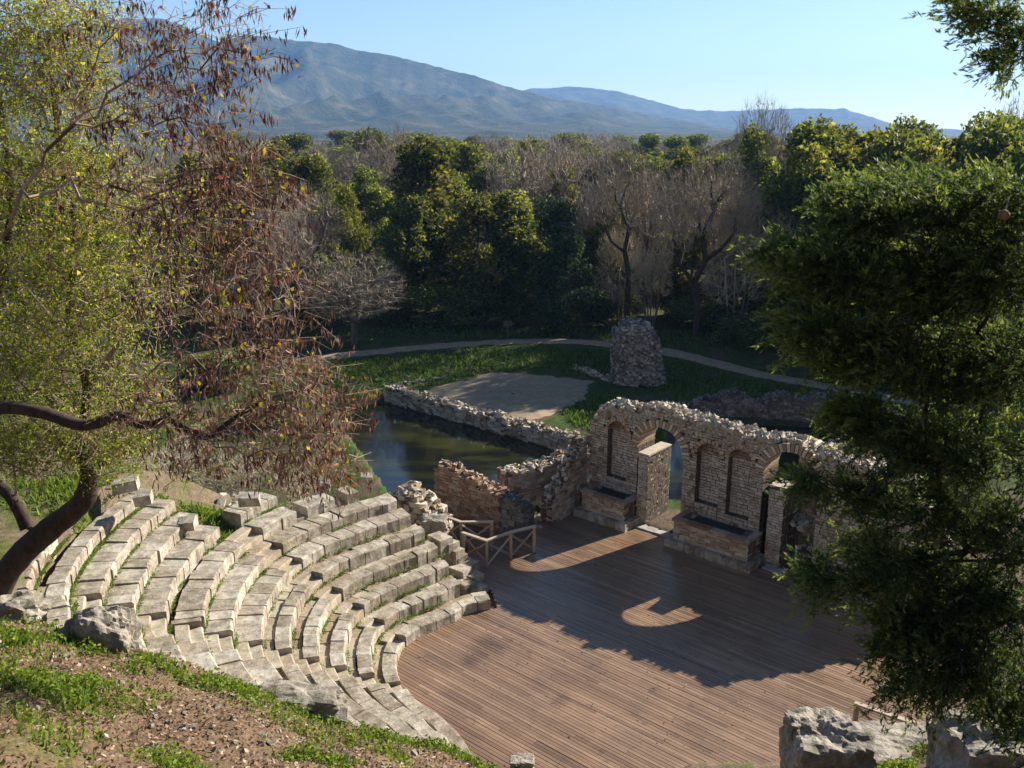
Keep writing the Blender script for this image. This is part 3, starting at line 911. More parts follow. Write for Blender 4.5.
railing('front wooden railing with crossed braces beside the end of the seats', [onz(464, 559, 0), onz(487, 567, 0), onz(511, 558, 0), onz(534, 552, 0)], 1.02, onz(487, 567, 0))
railing('rear wooden railing with crossed braces at the foot of the brown brick wall', [onz(440, 549, 0.0) + np.array([0, 0.5, 0.1]), onz(461, 552, 0.1) + np.array([0, 0.3, 0]), onz(492, 548, 0.1)], 1.05, onz(461, 548, 0))
railing('wooden railing corner half hidden by the pale boulder at lower right', [onz(853, 738, 0.0), onz(905, 757, 0.0), onz(960, 776, 0.0)], 1.0, onz(853, 738, 0))
mb = MB()
sg = thing('signpost', 'small weathered wooden signpost beside the path at the edge of the woods', 'sign', (-0.3, 62.6, gz(-0.3, 62.6)))
zz = gz(-0.3, 62.6)
mb.obox((-0.36, 62.55, zz - 0.1), (0.12, 0, 0), (0, 0.12, 0), (0, 0, 1.1), 0.3); mb.build('post', M['bark_bg'], sg)
mb = MB(); mb.obox((-0.62, 62.46, zz + 0.8), (0.64, 0, 0.05), (0, 0.06, 0), (0, -0.12, 0.42), 0.5); mb.build('board', M['bark_bg'], sg)

# ------------------------------------------------------------------ foreground rocks
rng = np.random.default_rng(77)
def rock_at(px, py, Y, r, label, **k):
    p = at(px, py, Y); return blob_rock('rock', label, p, r, rng, **k)
rock_at(100, 652, 11.7, (0.72, 0.5, 0.72), 'large craggy grey rock on the leaf-strewn slope above the stairway', rough=0.55, sub=5, sq=0.6)
rock_at(165, 690, 11.7, (0.75, 0.45, 0.34), 'low mossy rock just right of the large craggy rock', rough=0.5, sq=0.6)
rock_at(15, 612, 12.2, (0.5, 0.4, 0.3), 'dark mossy rock at the left edge under the leaning trunk', rough=0.5, sq=0.6)
rock_at(300, 702, 12.2, (0.85, 0.4, 0.26), 'long flat rock with pale lichen at the rim of the mound', rough=0.4, sq=0.6)
rock_at(825, 765, 10.6, (0.62, 0.6, 0.75), 'big pale weathered boulder at the bottom right in front of the stage', rough=0.26, sub=5, sq=0.8)
rock_at(798, 727, 10.7, (0.16, 0.16, 0.14), 'small knob of stone capping the big pale boulder', rough=0.4)
rock_at(905, 760, 11.2, (1.0, 0.6, 0.42), 'broad pale ledge behind the big boulder, partly under the conifer', rough=0.26, sub=5, sq=0.8)
rock_at(990, 770, 9.6, (0.75, 0.6, 0.75), 'grey boulder in the bottom right corner beneath the conifer', rough=0.26, sub=5, sq=0.8)
rock_at(28, 778, 7.2, (0.62, 0.35, 0.32), 'smooth blue-grey rock in shade at the bottom left corner', rough=0.25, sq=0.6)
rock_at(155, 712, 10.9, (0.17, 0.14, 0.16), 'fist-sized pale stone standing upright in the dead leaves', rough=0.4)
rock_at(230, 745, 10.0, (0.11, 0.10, 0.15), 'small brown upright stone in the dead leaves near the bottom edge', rough=0.4)
rock_at(522, 762, 12.2, (0.2, 0.16, 0.1), 'flat stone at the tip of the grassy mound beside the stage', rough=0.4)
# loose blocks among the grass above the seats
for k, (px, py, z, lab) in enumerate(((194, 521, 3.75, 'tilted pale stone block lying at the end of the tenth seat row'), (128, 484, 5.2, 'flat pale slab on the grass above the topmost seats'),
                                      (150, 497, 5.0, 'rectangular slab lying level with the topmost seats'), (252, 496, 3.9, 'long block lying in the weeds behind the ninth seat row'),
                                      (330, 482, 3.2, 'pale flat stone under the red-brown branches'), (372, 476, 2.9, 'pale stone at the brink above the pond'))):
    mb = MB(); c_ = onz(px, py, z)
    mb.obox(c_ - np.array([0.35, 0.25, 0.25]), (0.7 * rng.uniform(.6, 1.1), 0.2 * rng.uniform(-1, 1), 0.08), (-0.1, 0.45, 0), (0, -0.05, 0.32), 0.8, 0, 0.03, rng)
    tag(mb.build('stone_block', M['seat']), lab, 'stone block')
rubble_heap('rubble_heap', 'heap of broken stones under the bare branches above the seats', (-7.2, 29.4), (3.2, 1.6), 0.45, 230, rng, (0.2, 0.6))
rubble_heap('fallen_stones', 'scatter of fallen stones on the floor beyond the right arch', W(6.6, -2.4, 0)[:2], (1.5, 1.0), 0.12, 60, rng, (0.12, 0.35), 'slab')
rubble_heap('passage_rubble', 'pale stones covering the passage between the brick wall and wing wall', (1.1, 32.9), (1.0, 1.2), 0.10, 90, rng, (0.15, 0.4), 'slab')

# ------------------------------------------------------------------ vegetation helpers
def unit(v):
    return v / (np.linalg.norm(v, axis=-1, keepdims=True) + 1e-9)


def leaf_quads(C, L, Wd, rng, up=None, bias=None):
    """diamond-ish leaf quads around centres C with length L, width Wd"""
    n = len(C)
    D = rng.normal(size=(n, 3)) if up is None else up + rng.normal(size=(n, 3)) * 0.5
    D = unit(D)
    N = rng.normal(size=(n, 3))
    if bias is not None: N = N + bias
    B = unit(np.cross(D, N))
    L = np.broadcast_to(L, (n,))[:, None]; Wd = np.broadcast_to(Wd, (n,))[:, None]
    return np.stack([C - D * L * 0.5, C + B * Wd * 0.5 + D * L * 0.05, C + D * L * 0.5, C - B * Wd * 0.5 + D * L * 0.05], axis=1)


def grow(roots, targets, rng, sag=0.0, k=0.25, seglen=0.5):
    """join target points to the nearest part of a growing skeleton.
    roots: list of polylines with parent index chain. returns nodes, parent"""
    nodes, par, dist = [], [], []
    for pl_ in roots:
        prev = -1
        for i_, p_ in enumerate(pl_):
            if i_ == 0 and nodes:
                d_ = np.linalg.norm(np.array(nodes) - np.array(p_), axis=1); prev = int(np.argmin(d_))
                if d_[prev] < 0.02: continue
            nodes.append(np.array(p_, float)); par.append(prev)
            dist.append(0 if prev < 0 else dist[prev] + np.linalg.norm(nodes[-1] - nodes[prev])); prev = len(nodes) - 1
    T = np.asarray(targets)
    base = np.array(nodes)
    dm = np.min(np.linalg.norm(T[:, None] - base[None], axis=2), axis=1) if len(T) * len(base) < 4e6 else np.linalg.norm(T - base[-1], axis=1)
    order = np.argsort(dm + rng.uniform(0, 0.3, len(T)) * dm.mean())
    cap = len(nodes) + len(T) * 6
    N = np.zeros((cap, 3)); N[:len(nodes)] = base; Dd = np.zeros(cap); Dd[:len(nodes)] = dist
    m = len(nodes); tips = []
    for ti in order:
        t = T[ti]
        c_ = np.linalg.norm(N[:m] - t, axis=1) + k * Dd[:m]
        j = int(np.argmin(c_))
        L = np.linalg.norm(t - N[j]); ns = int(min(5, max(1, round(L / seglen))))
        p0 = N[j].copy(); prev = j
        off = rng.normal(size=3) * L * 0.10; off[2] -= sag * L
        for s_ in range(1, ns + 1):
            f = s_ / ns
            p_ = p0 + (t - p0) * f + off * 4 * f * (1 - f)
            N[m] = p_; par.append(prev); Dd[m] = Dd[prev] + np.linalg.norm(p_ - N[prev]); prev = m; m += 1
        tips.append(prev)
    return N[:m], np.array(par), np.array(tips)


def skeleton_mesh(mb, N, par, r_tip, expo, rmax, sides=4, rng=None, mat=0, rmin_split=None):
    n = len(N); w = np.zeros(n)
    ch = np.zeros(n); np.add.at(ch, par[par >= 0], 1); w[ch == 0] = 1
    for i_ in range(n - 1, -1, -1):
        if par[i_] >= 0: w[par[i_]] += w[i_]
    R = np.minimum(r_tip * np.maximum(w, 1) ** expo, rmax)
    idx = np.where(par >= 0)[0]
    ra, rb = R[par[idx]], R[idx]
    ra = np.minimum(ra, rb * 1.6 + 0.002)
    tone = rng.random(len(idx))
    big = rb > (rmin_split or 1e9)
    return N, R, idx, ra, rb, tone, big


def clump_points(cl, n, rng, shell=0.5):
    """cl: array (k,6) centre + radii; points spread through and denser at the shell"""
    cl = np.asarray(cl, float)
    vol = np.prod(cl[:, 3:], axis=1) ** 0.75
    k = rng.choice(len(cl), n, p=vol / vol.sum())
    D = unit(rng.normal(size=(n, 3)))
    r = rng.uniform(0, 1, n) ** (1 / 3.0)
    r = np.where(rng.random(n) < shell, 0.75 + 0.3 * rng.random(n), r)
    return cl[k, :3] + D * r[:, None] * cl[k, 3:], D, k


def tree_mesh_parts(kind, seed):
    """returns dict of part -> mesh, for a tree about 10 m tall standing at the origin"""
    rng = np.random.default_rng(seed)
    parts = {}
    H = 10.0
    if kind in ('ever', 'bluegreen', 'tall', 'ivy'):
        trunk = [np.array([0, 0, -0.3]), np.array([0.1, 0, 1.2]), np.array([0.0, 0.15, 3.0]), np.array([0.1, -0.1, 6.0]), np.array([0, 0, 8.6])]
        cl = []
        w = {'ever': 2.9, 'bluegreen': 3.3, 'tall': 2.0, 'ivy': 2.7}[kind]
        nb = {'ever': 46, 'bluegreen': 40, 'tall': 40, 'ivy': 40}[kind]; bias = rng.uniform(0.6, 1.3); lean = rng.normal(0, 0.5, 2)
        for k in range(nb):
            z = rng.uniform(0.10, 0.95) * H
            prof = math.sin(min(1, (z / H * 0.96 + 0.03)) ** bias * PI) ** 0.6 * rng.uniform(0.7, 1.15) if kind != 'tall' else (1.05 - 0.8 * z / H)
            a = rng.uniform(0, 2 * PI); rr = w * prof * rng.uniform(0.25, 0.95)
            s = rng.choice([0.45, 0.6, 0.8, 1.15])
            cl.append((rr * math.cos(a) + lean[0] * z / H, rr * math.sin(a) + lean[1] * z / H, z, s, s, s * rng.uniform(0.65, 1.25)))
        n = 14000
        P, D, kk = clump_points(cl, n, rng, 0.55)
        P += rng.normal(0, 0.10, P.shape)
        P = P[P[:, 2] > 0.15]; n = len(P)
        D = D[:n]; kk = kk[:n]
        ct = rng.uniform(-0.3, 0.3, len(cl))[kk]
        tone = np.clip(rng.normal(0.45, 0.22, n) + ct, 0, 1)
        sz = rng.uniform(0.15, 0.36, n)
        mb = MB(); mb.quads(leaf_quads(P, sz, sz * 0.6, rng, None, np.array([0, 0, 0.6])), tone)
        parts['crown'] = mb.mesh('crown', M['ever' if kind == 'tall' else kind])
        tg, _, _ = clump_points(cl, 120, rng, 0.2)
        N, par, tips = grow([trunk], tg, rng)
        N, R, idx, ra, rb, tn, _ = skeleton_mesh(None, N, par, 0.02, 0.5, 0.24, rng=rng)
        mb = MB(); mb.tubes(N[par[idx]], N[idx], ra, rb, 5, tn); parts['trunk'] = mb.mesh('trunk', M['bark_bg'])
    elif kind in ('bare', 'bare_round', 'bare_grey', 'crooked'):
        if kind == 'crooked':
            roots = [[(0, 0, -.3), (.2, 0, 1.5), (-.1, .2, 3.0), (.5, 0, 4.2), (.2, 0, 5.4), (.9, .2, 6.6), (.6, 0, 7.6)], [(.5, 0, 4.2), (1.6, .2, 4.7), (2.4, .1, 5.6), (2.3, .2, 6.4)], [(-.1, .2, 3.0), (-1.2, -.1, 3.9), (-1.6, .2, 5.2)]]
        elif kind == 'bare_round':
            roots = [[(0, 0, -.3), (.1, 0, 2.2), (0, .1, 3.4)]] + [[(0, .1, 3.4), (1.1 * math.cos(a), 1.1 * math.sin(a), 5), (2.0 * math.cos(a + .2), 2.0 * math.sin(a + .2), 6.6)] for a in np.arange(6) * 1.05]
        elif kind == 'bare_grey':
            roots = [[(.35 * math.cos(a), .35 * math.sin(a), -.2), (.8 * math.cos(a), .8 * math.sin(a), 2), (1.3 * math.cos(a), 1.3 * math.sin(a), 5.5)] for a in np.arange(7) * 0.9]
        else:
            roots = [[(0, 0, -.3), (.1, .1, 1.5), (0, 0, 2.8)]] + [[(0, 0, 2.8), (.9 * math.cos(a), .9 * math.sin(a), 4.2), (2.0 * math.cos(a + .3), 2.0 * math.sin(a + .3), 5.6), (2.6 * math.cos(a + .5), 2.6 * math.sin(a + .5), 7.2)] for a in np.arange(5) * 1.26 + .3] + [[(0, 0, 2.8), (.1, 0, 5), (-.2, .1, 7)]]
        if kind == 'bare_round':
            cl = [(0, 0, 6.3, 4.0, 4.0, 3.3), (0, 0, 5.2, 3.9, 3.9, 2.6)]; nt = 1700
        elif kind == 'bare_grey':
            cl = [(rng.uniform(-1.7, 1.7), rng.uniform(-1.7, 1.7), rng.uniform(3.2, 8.2), *rng.uniform(0.8, 1.9, 2), rng.uniform(1.2, 2.6)) for _ in range(9)]; nt = 1300
        elif kind == 'crooked':
            cl = [(0.8, 0, 7.6, 2.4, 2.0, 2.2), (-1.4, 0, 6.2, 1.8, 1.5, 1.7), (2.4, 0, 6.8, 1.7, 1.4, 1.5)]; nt = 900
        else:
            cl = [(0, 0, 7.2, 3.6, 3.6, 2.7), (1, 0.5, 6.2, 3.3, 3.0, 2.3), (-1.2, -.4, 6.6, 3, 3, 2.3)]; nt = 1500
        tg, _, _ = clump_points(cl, nt, rng, 0.3)
        N, par, tips = grow(roots, tg, rng, sag=-0.05 if kind != 'crooked' else 0.0, k=0.22, seglen=0.6)
        N, R, idx, ra, rb, tn, big = skeleton_mesh(None, N, par, 0.0125, 0.47, 0.28 if kind != 'bare_grey' else 0.09, rng=rng, rmin_split=0.05)
        mb = MB(); mb.tubes(N[par[idx[big]]], N[idx[big]], ra[big], rb[big], 5, tn[big]); parts['trunk'] = mb.mesh('trunk', M['bark_bg'] if kind != 'crooked' else M['bark_dark'])
        sm = ~big
        mb = MB(); mb.tubes(N[par[idx[sm]]], N[idx[sm]], ra[sm], rb[sm], 3, tn[sm])
        # fine twigs at the tips
        k_ = 3
        T = np.repeat(N[tips], k_, axis=0)
        dirn = unit(np.repeat(unit(N[tips] - np.array([0, 0, 3.0])), k_, axis=0) * 0.9 + rng.normal(size=T.shape) * 0.6 + np.array([0, 0, 0.12 if kind != 'bare_grey' else 0.4]))
        ln = rng.uniform(0.3, 0.8, len(T))[:, None]
        mb.tubes(T - dirn * 0.1, T + dirn * ln, 0.010, 0.004, 3, rng.random(len(T)))
        parts['crown'] = mb.mesh('crown', M['twig_grey' if kind == 'bare_grey' else 'twig_brown'])
    elif kind == 'bush':
        cl = [(rng.uniform(-2, 2), rng.uniform(-1.5, 1.5), rng.uniform(0.5, 4.5), *rng.uniform(0.8, 1.8, 3)) for k in range(16)]
        P, D, kk = clump_points(cl, 5000, rng, 0.6); P += rng.normal(0, .1, P.shape); P = P[P[:, 2] > 0]
        sz = rng.uniform(0.14, 0.32, len(P)); mb = MB(); mb.quads(leaf_quads(P, sz, sz * .6, rng, None, np.array([0, 0, .6])), np.clip(rng.normal(.45, .25, len(P)), 0, 1))
        parts['foliage'] = mb.mesh('foliage', M['ever'])
    return parts


PROTO = {}
def proto(kind, var):
    if (kind, var) not in PROTO: PROTO[(kind, var)] = tree_mesh_parts(kind, 100 + hash(kind) % 1 + var * 17 + len(kind) * 3)
    return PROTO[(kind, var)]


def place_tree(kind, var, px, ytop, Y, wpx, label, group=None, rz=None, cat='tree', x=None):
    """a tree rooted on the ground Y metres ahead whose crown tops out where the photo has it"""
    x_ = (px - 512) / FPX * (Y * cp + 14 * sp) if x is None else x
    z0 = gz(x_, Y)
    ztop = at(px, ytop, Y)[2]
    h = max(1.5, ztop - z0)
    sz = h / 10.2 if kind != 'bush' else h / 5.5
    w = wpx / FPX * Y / {'ever': 6.6, 'bluegreen': 7.4, 'tall': 4.6, 'ivy': 6.0, 'bare': 8.4, 'bare_round': 8.8, 'bare_grey': 5.6, 'crooked': 6.5, 'bush': 6}[kind]
    name = {'ever': 'evergreen_tree', 'bluegreen': 'bay_tree', 'tall': 'evergreen_tree', 'ivy': 'ivy_clad_tree', 'bare': 'bare_tree', 'bare_round': 'bare_tree', 'bare_grey': 'bare_thicket', 'crooked': 'bare_tree', 'bush': 'evergreen_bush'}[kind]
    root = thing(name, label, cat, (x_, Y, z0), group)
    root.scale = (w, w, sz); root.rotation_euler = (0, 0, rng.uniform(0, 6.28) if rz is None else rz)
    for pn, me in proto(kind, var).items():
        o = bpy.data.objects.new(pn, me); COL.objects.link(o); o.parent = root
    return root


rng = np.random.default_rng(8)
# front edge of the wood, individually described
place_tree('bare_round', 0, 354, 246, 60.6, 120, 'round-headed bare tree of fine brown twigs at the left end of the path', rz=0.4)
place_tree('tall', 0, 428, 140, 72, 95, 'tallest dark evergreen left of centre, its leafy tip above the woods')
place_tree('ever', 0, 410, 195, 70, 90, 'dark evergreen directly right of the round-headed bare tree')
place_tree('ever', 1, 478, 185, 68, 90, 'olive-green evergreen in the middle of the wood with sunlit right flank')
place_tree('tall', 1, 515, 190, 67, 80, 'slim dark evergreen standing behind the signpost')
place_tree('bluegreen', 0, 567, 203, 65.5, 92, 'dense blue-green bay tree at the bend of the path')
place_tree('bare', 0, 535, 132, 84, 125, 'broad bare tree of reddish twigs rising above the bay tree', rz=1.0)
place_tree('bare_grey', 0, 622, 222, 67.5, 55, 'thin grey thicket behind the tall rubble stump')
place_tree('bare_grey', 1, 650, 232, 65, 46, 'grey-green thicket of upright stems just right of the rubble stump')
place_tree('crooked', 0, 694, 140, 62.5, 105, 'crooked dark-limbed bare tree with a bent trunk right of centre', rz=0.2)
place_tree('ivy', 0, 690, 225, 70, 60, 'yellow-green ivied tree around the crooked trunk')
place_tree('crooked', 1, 628, 138, 66, 90, 'gaunt bare tree with dark limbs left of the crooked one', rz=2.4)
place_tree('ever', 2, 745, 125, 82, 75, 'dark evergreen with a bare twiggy top standing highest at right of centre')
place_tree('bare', 1, 752, 92, 84, 70, 'sparse bare tree whose twigs top out highest in the wood', rz=2.0)
place_tree('bare_grey', 2, 772, 160, 66, 95, 'large pale grey thicket left of the near conifer')
place_tree('bare_grey', 0, 735, 190, 64, 70, 'pale grey thicket whose stems rise behind the path at right')
place_tree('ivy', 1, 835, 138, 72, 90, 'yellow-green tree top showing just above the near conifer')
place_tree('ever', 0, 890, 124, 74, 95, 'sunlit green tree rising behind the middle of the near conifer')
place_tree('ivy', 2, 950, 122, 70, 90, 'yellow-green tree behind the right side of the near conifer')
place_tree('bare', 2, 1005, 88, 72, 100, 'bare twiggy tree behind the conifer at the right edge', rz=0.7)
place_tree('ever', 1, 320, 148, 82, 75, 'mid-green tree whose top shows above the wood at left')
place_tree('ivy', 0, 347, 182, 74, 55, 'rounded bright green tree left of the tall dark evergreen')
place_tree('bare', 0, 303, 178, 70, 95, 'bare brown tree beside the near red-podded branches', rz=3.0)
place_tree('ever', 2, 268, 165, 80, 90, 'green tree seen through the ends of the near branches at left')
place_tree('bare_grey', 1, 262, 235, 64, 80, 'dim bare thicket half hidden by the near branches')
for k, (px, py, Y, w, kd, lab) in enumerate(((300, 470, 33.5, 70, 'bare_grey', 'grey thicket at the brink of the pond behind the red-brown pods'), (235, 452, 33, 90, 'bare_grey', 'grey thicket on the grassy rise above the ninth seat row'), (160, 430, 34, 110, 'bare_grey', 'grey thicket above the topmost seats, seen through the green tree'),
        (70, 425, 33, 120, 'bush', 'leafy bush above the topmost seats behind the dark trunk'), (-10, 430, 31, 120, 'bush', 'leafy bush on the slope at the left edge behind the dark trunk'), (195, 455, 36, 110, 'bush', 'leafy bush between grey thickets above the seats'), (120, 380, 42, 150, 'ever', 'green tree beyond the seats, seen through the small-leaved tree'), (270, 395, 46, 90, 'bush', 'dark bush at the left end of the pond'), (10, 330, 44, 150, 'ever', 'green tree beyond the seats at the left edge'), (215, 350, 52, 110, 'ever', 'green tree at the left end of the pond behind the podded tree'))):
    place_tree(kd, k % 2 if kd != 'bare_grey' else k % 3, px, py, Y, w, lab, cat='bush' if kd != 'ever' else 'tree')
for (px, py, Y, w, kd, v, lab) in ((720, 165, 69, 80, 'bare_grey', 0, 'pale thicket rising between the crooked tree and the large grey thicket'), (800, 190, 63, 90, 'bare_grey', 1, 'pale thicket at the left edge of the near conifer'), (600, 175, 74, 70, 'bare', 2, 'pale bare tree just behind the right side of the bay tree'), (655, 160, 76, 90, 'bare', 0, 'pale bare tree between the two gaunt dark-limbed trees'), (585, 130, 92, 120, 'bare', 1, 'wide pale bare crown above and right of the bay tree'), (400, 124, 100, 120, 'bare', 0, 'wide bare crown just left of the tallest dark evergreen'), (285, 195, 62, 80, 'bare', 1, 'pale bare tree left of the round-headed bare tree')):
    place_tree(kd, v, px, py, Y, w, lab)
place_tree('bush', 0, 560, 300, 64.5, 45, 'sunlit low bush at the foot of the bay tree', cat='bush')
place_tree('bush', 1, 450, 285, 66, 90, 'dark bush under the evergreens left of the signpost', cat='bush')
place_tree('bush', 0, 392, 295, 68, 60, 'dark bush behind the stem of the round-headed bare tree', cat='bush')
place_tree('bush', 1, 700, 300, 66, 90, 'shadowed bush under the crooked bare tree', cat='bush')
place_tree('bush', 0, 760, 310, 60.5, 90, 'dark bush beside the path where it meets the conifer', cat='bush')
place_tree('bush', 1, 610, 290, 69, 60, 'dark bush between the bay tree and the rubble stump', cat='bush')
place_tree('bush', 1, 330, 280, 69, 90, 'shadowed bush behind the round-headed bare tree', cat='bush')
# behind: trees that nothing tells apart, by kind
deep = []
for (px, top, Y, w, kd) in [(240, 150, 92, 80, 'ever'), (285, 138, 105, 90, 'ever'), (345, 140, 108, 85, 'bare'), (385, 132, 112, 95, 'ever'), (425, 130, 116, 90, 'ever'), (470, 134, 110, 90, 'ever'), (372, 165, 88, 70, 'ever'), (455, 165, 90, 70, 'ever'), (500, 150, 100, 80, 'ever'),
                            (585, 148, 100, 90, 'ever'), (610, 155, 92, 80, 'ever'), (650, 160, 90, 80, 'ever'), (720, 150, 98, 90, 'ever'), (675, 148, 84, 70, 'ivy'), (580, 170, 90, 60, 'ever'), (660, 190, 80, 60, 'ever'), (795, 130, 96, 80, 'ever'), (820, 150, 88, 80, 'ever'), (860, 128, 96, 80, 'ever'), (930, 128, 90, 90, 'ever'), (990, 130, 86, 90, 'ever'), (1030, 110, 90, 100, 'ever'),
                            (200, 150, 84, 90, 'ever'), (150, 150, 88, 100, 'bare'), (90, 150, 84, 100, 'ever'), (30, 145, 86, 110, 'bare'), (-40, 140, 84, 120, 'ever'), (120, 200, 70, 90, 'ever'), (40, 200, 70, 100, 'ever'), (200, 215, 70, 80, 'ever'), (545, 215, 76, 60, 'ever'), (620, 210, 82, 60, 'bare_grey'), (790, 200, 76, 80, 'ever'), (850, 210, 70, 90, 'ever'), (925, 215, 68, 90, 'bluegreen'), (1000, 205, 66, 100, 'ever'),
                            (310, 150, 130, 80, 'ever'), (400, 138, 140, 90, 'ever'), (530, 142, 105, 90, 'ever'), (640, 152, 130, 90, 'ever'), (760, 135, 125, 90, 'ever'), (450, 140, 130, 80, 'ever'), (580, 148, 150, 100, 'ever'), (690, 150, 150, 100, 'ever'), (350, 142, 160, 100, 'ever'), (260, 140, 150, 100, 'bare'),
                            (1060, 120, 60, 110, 'ever'), (1120, 100, 66, 120, 'ever'), (605, 205, 72, 55, 'ever'), (665, 230, 70, 45, 'ever'), (722, 245, 68, 50, 'ever'), (500, 225, 72, 60, 'ever'), (310, 235, 70, 60, 'ever'), (560, 160, 84, 60, 'ever')] + [(205 + 19 * k_, 131 + (k_ * 37) % 7, 170 + (k_ * 53) % 130, 62, 'ever' if k_ % 3 else 'bare') for k_ in range(30)]:
    lab = {'ever': 'green tree deep in the wood, largely hidden by nearer trees', 'bare': 'bare brown tree rising from the back of the wood', 'bare_grey': 'grey bare thicket glimpsed between the gaunt trees in the wood', 'bluegreen': 'blue-green tree largely hidden behind the near conifer', 'ivy': 'yellow-green ivied tree among bare crowns behind the crooked tree'}[kd]
    grp = {'ever': 'green trees at the back of the wood', 'bare': 'bare trees at the back of the wood'}.get(kd)
    place_tree(kd, int(rng.integers(0, 3)) if kd in ('ever', 'bare') else 0, px, top + rng.uniform(-4, 6), Y, w, lab, grp)
# trees to the right that shade the pond and bank
for (x, y, h, kd) in [(21, 62, 13.5, 'tall'), (23, 59, 13, 'ever'), (24, 65, 14, 'ever'), (27, 61, 14, 'tall'), (20.5, 66, 14.5, 'ever'), (26, 55, 13.5, 'ever'), (29, 52, 14, 'ever'), (31, 58, 15, 'ever'), (28, 67, 15, 'ever'), (30, 47, 13, 'tall'), (34, 52, 14, 'ever'), (24, 70, 15, 'ever'), (33, 64, 15, 'ever')]:
    root = place_tree(kd, int(rng.integers(0, 2)), 900, 200, y, 120, 'tall shady evergreen right of the pond, behind the near conifer', 'shady evergreens right of the pond', x=x)
    root.scale = (h / 10.5, h / 10.5, h / 10.2)

# ------------------------------------------------------------------ near trees
def cluster_targets(cls, rng, tot, shell=0.25):
    """cls: (px,py,rx,ry,weight,Y,dY) -> world points inside real volumes"""
    wsum = sum(c[4] for c in cls); out = []
    for (px, py, rx, ry, w, Y, dY) in cls:
        n = max(1, int(tot * w / wsum))
        c = at(px, py, Y); sx, sz_ = rx / FPX * Y * 1.06, ry / FPX * Y * 1.06
        D = unit(rng.normal(size=(n, 3))); r = rng.random(n) ** 0.4
        out.append(c + D * r[:, None] * np.array([sx, dY, sz_]))
    return np.concatenate(out)


rng = np.random.default_rng(31)
# --- tree with small green leaves and the leaning dark trunk
gt_root = at(-14, 612, 12.6)
gt = thing('small_leaved_tree', 'leaning dark-trunked tree with small yellow-green leaves at the left edge', 'tree', gt_root)
tr = [at(-14, 618, 12.6), at(-2, 590, 12.6), at(18, 558, 12.5), at(45, 533, 12.4), at(72, 512, 12.3), at(86, 495, 12.2), at(88, 470, 12.2), at(82, 440, 12.2), at(88, 390, 12.3), at(70, 320, 12.3), at(75, 240, 12.3), at(60, 150, 12.3), at(50, 60, 12.3)]
tr2 = [at(28, 528, 12.5), at(14, 500, 12.6), at(-6, 478, 12.8), at(-30, 430, 13), at(-10, 330, 13), at(10, 220, 12.6), at(0, 100, 12.4)]
tr3 = [at(88, 390, 12.3), at(120, 340, 12), at(140, 290, 11.8)]
gcl = [(30, 40, 60, 55, 5, 12, 1.2), (80, 30, 50, 45, 2, 12, 1.0), (40, 130, 70, 70, 5, 12.2, 1.3), (110, 120, 50, 50, 1.6, 12, 1), (30, 230, 60, 70, 5, 12.3, 1.3), (100, 210, 70, 60, 3, 12.0, 1.2), (150, 260, 70, 60, 2.2, 11.8, 1.1), (80, 300, 80, 50, 4, 12.2, 1.2),
       (40, 360, 60, 60, 5, 12.4, 1.2), (110, 390, 60, 50, 4, 12.2, 1.2), (50, 440, 70, 30, 4, 12.4, 1.0), (120, 445, 45, 30, 2, 12.3, .8), (190, 200, 50, 50, 1, 11.6, .9), (-40, 250, 60, 200, 4, 12.4, 1.4)]
tg = cluster_targets(gcl, rng, 1800)
N, par, tips = grow([tr, tr2, tr3], tg, rng, sag=0.02, k=0.2, seglen=0.25)
# main trunk thickness by hand, twigs by count
N, R, idx, ra, rb, tn, big = skeleton_mesh(None, N, par, 0.0035, 0.5, 0.25, rng=rng, rmin_split=0.03)
nt_ = len(tr)
hand = np.interp(np.arange(nt_), [0, 2, 5, 6, 8, nt_ - 1], [0.205, 0.185, 0.15, 0.11, 0.07, 0.025])
mb = MB()
def smooth_tube(mb, pts, rs, sides=12, sub=8, bump=0.10, seed=1.0):
    P = np.array(pts, float); n = len(P); t = np.arange(n); tt = np.linspace(0, n - 1, (n - 1) * sub + 1)
    def cr(a):
        out = []
        for x in tt:
            i_ = min(int(x), n - 2); f = x - i_
            p0, p1, p2, p3 = a[max(i_ - 1, 0)], a[i_], a[i_ + 1], a[min(i_ + 2, n - 1)]
            out.append(0.5 * ((2 * p1) + (-p0 + p2) * f + (2 * p0 - 5 * p1 + 4 * p2 - p3) * f * f + (-p0 + 3 * p1 - 3 * p2 + p3) * f ** 3))
        return np.array(out)
    C = cr(P); Rr = np.interp(tt, t, rs); V = []
    for i_ in range(len(C)):
        d_ = unit(C[min(i_ + 1, len(C) - 1)] - C[max(i_ - 1, 0)]); X = unit(np.cross(d_, np.array([0.2, 1, 0.1]))); Yv = np.cross(d_, X)
        for k in range(sides):
            a = 2 * PI * k / sides; w_ = X * math.cos(a) + Yv * math.sin(a)
            rr = Rr[i_] * (1 + bump * mn.noise(Vector(C[i_] * 3 + w_ * 1.5) + Vector((seed, 0, 0))) + bump * 0.6 * mn.noise(Vector(C[i_] * 9 + w_ * 3)))
            V.append(C[i_] + w_ * rr)
    F = [(i_ * sides + k, i_ * sides + (k + 1) % sides, (i_ + 1) * sides + (k + 1) % sides, (i_ + 1) * sides + k) for i_ in range(len(C) - 1) for k in range(sides)]
    mb.add(V, F)
smooth_tube(mb, tr, hand)
smooth_tube(mb, tr2, [0.11, 0.10, 0.09, 0.10, 0.08, 0.05, 0.03])
mb.build('trunk', M['bark_dark'], gt, smooth=True)
mb = MB(); mb.tubes(N[par[idx]], N[idx], np.minimum(ra, 0.05), np.minimum(rb, 0.05), 4, tn)
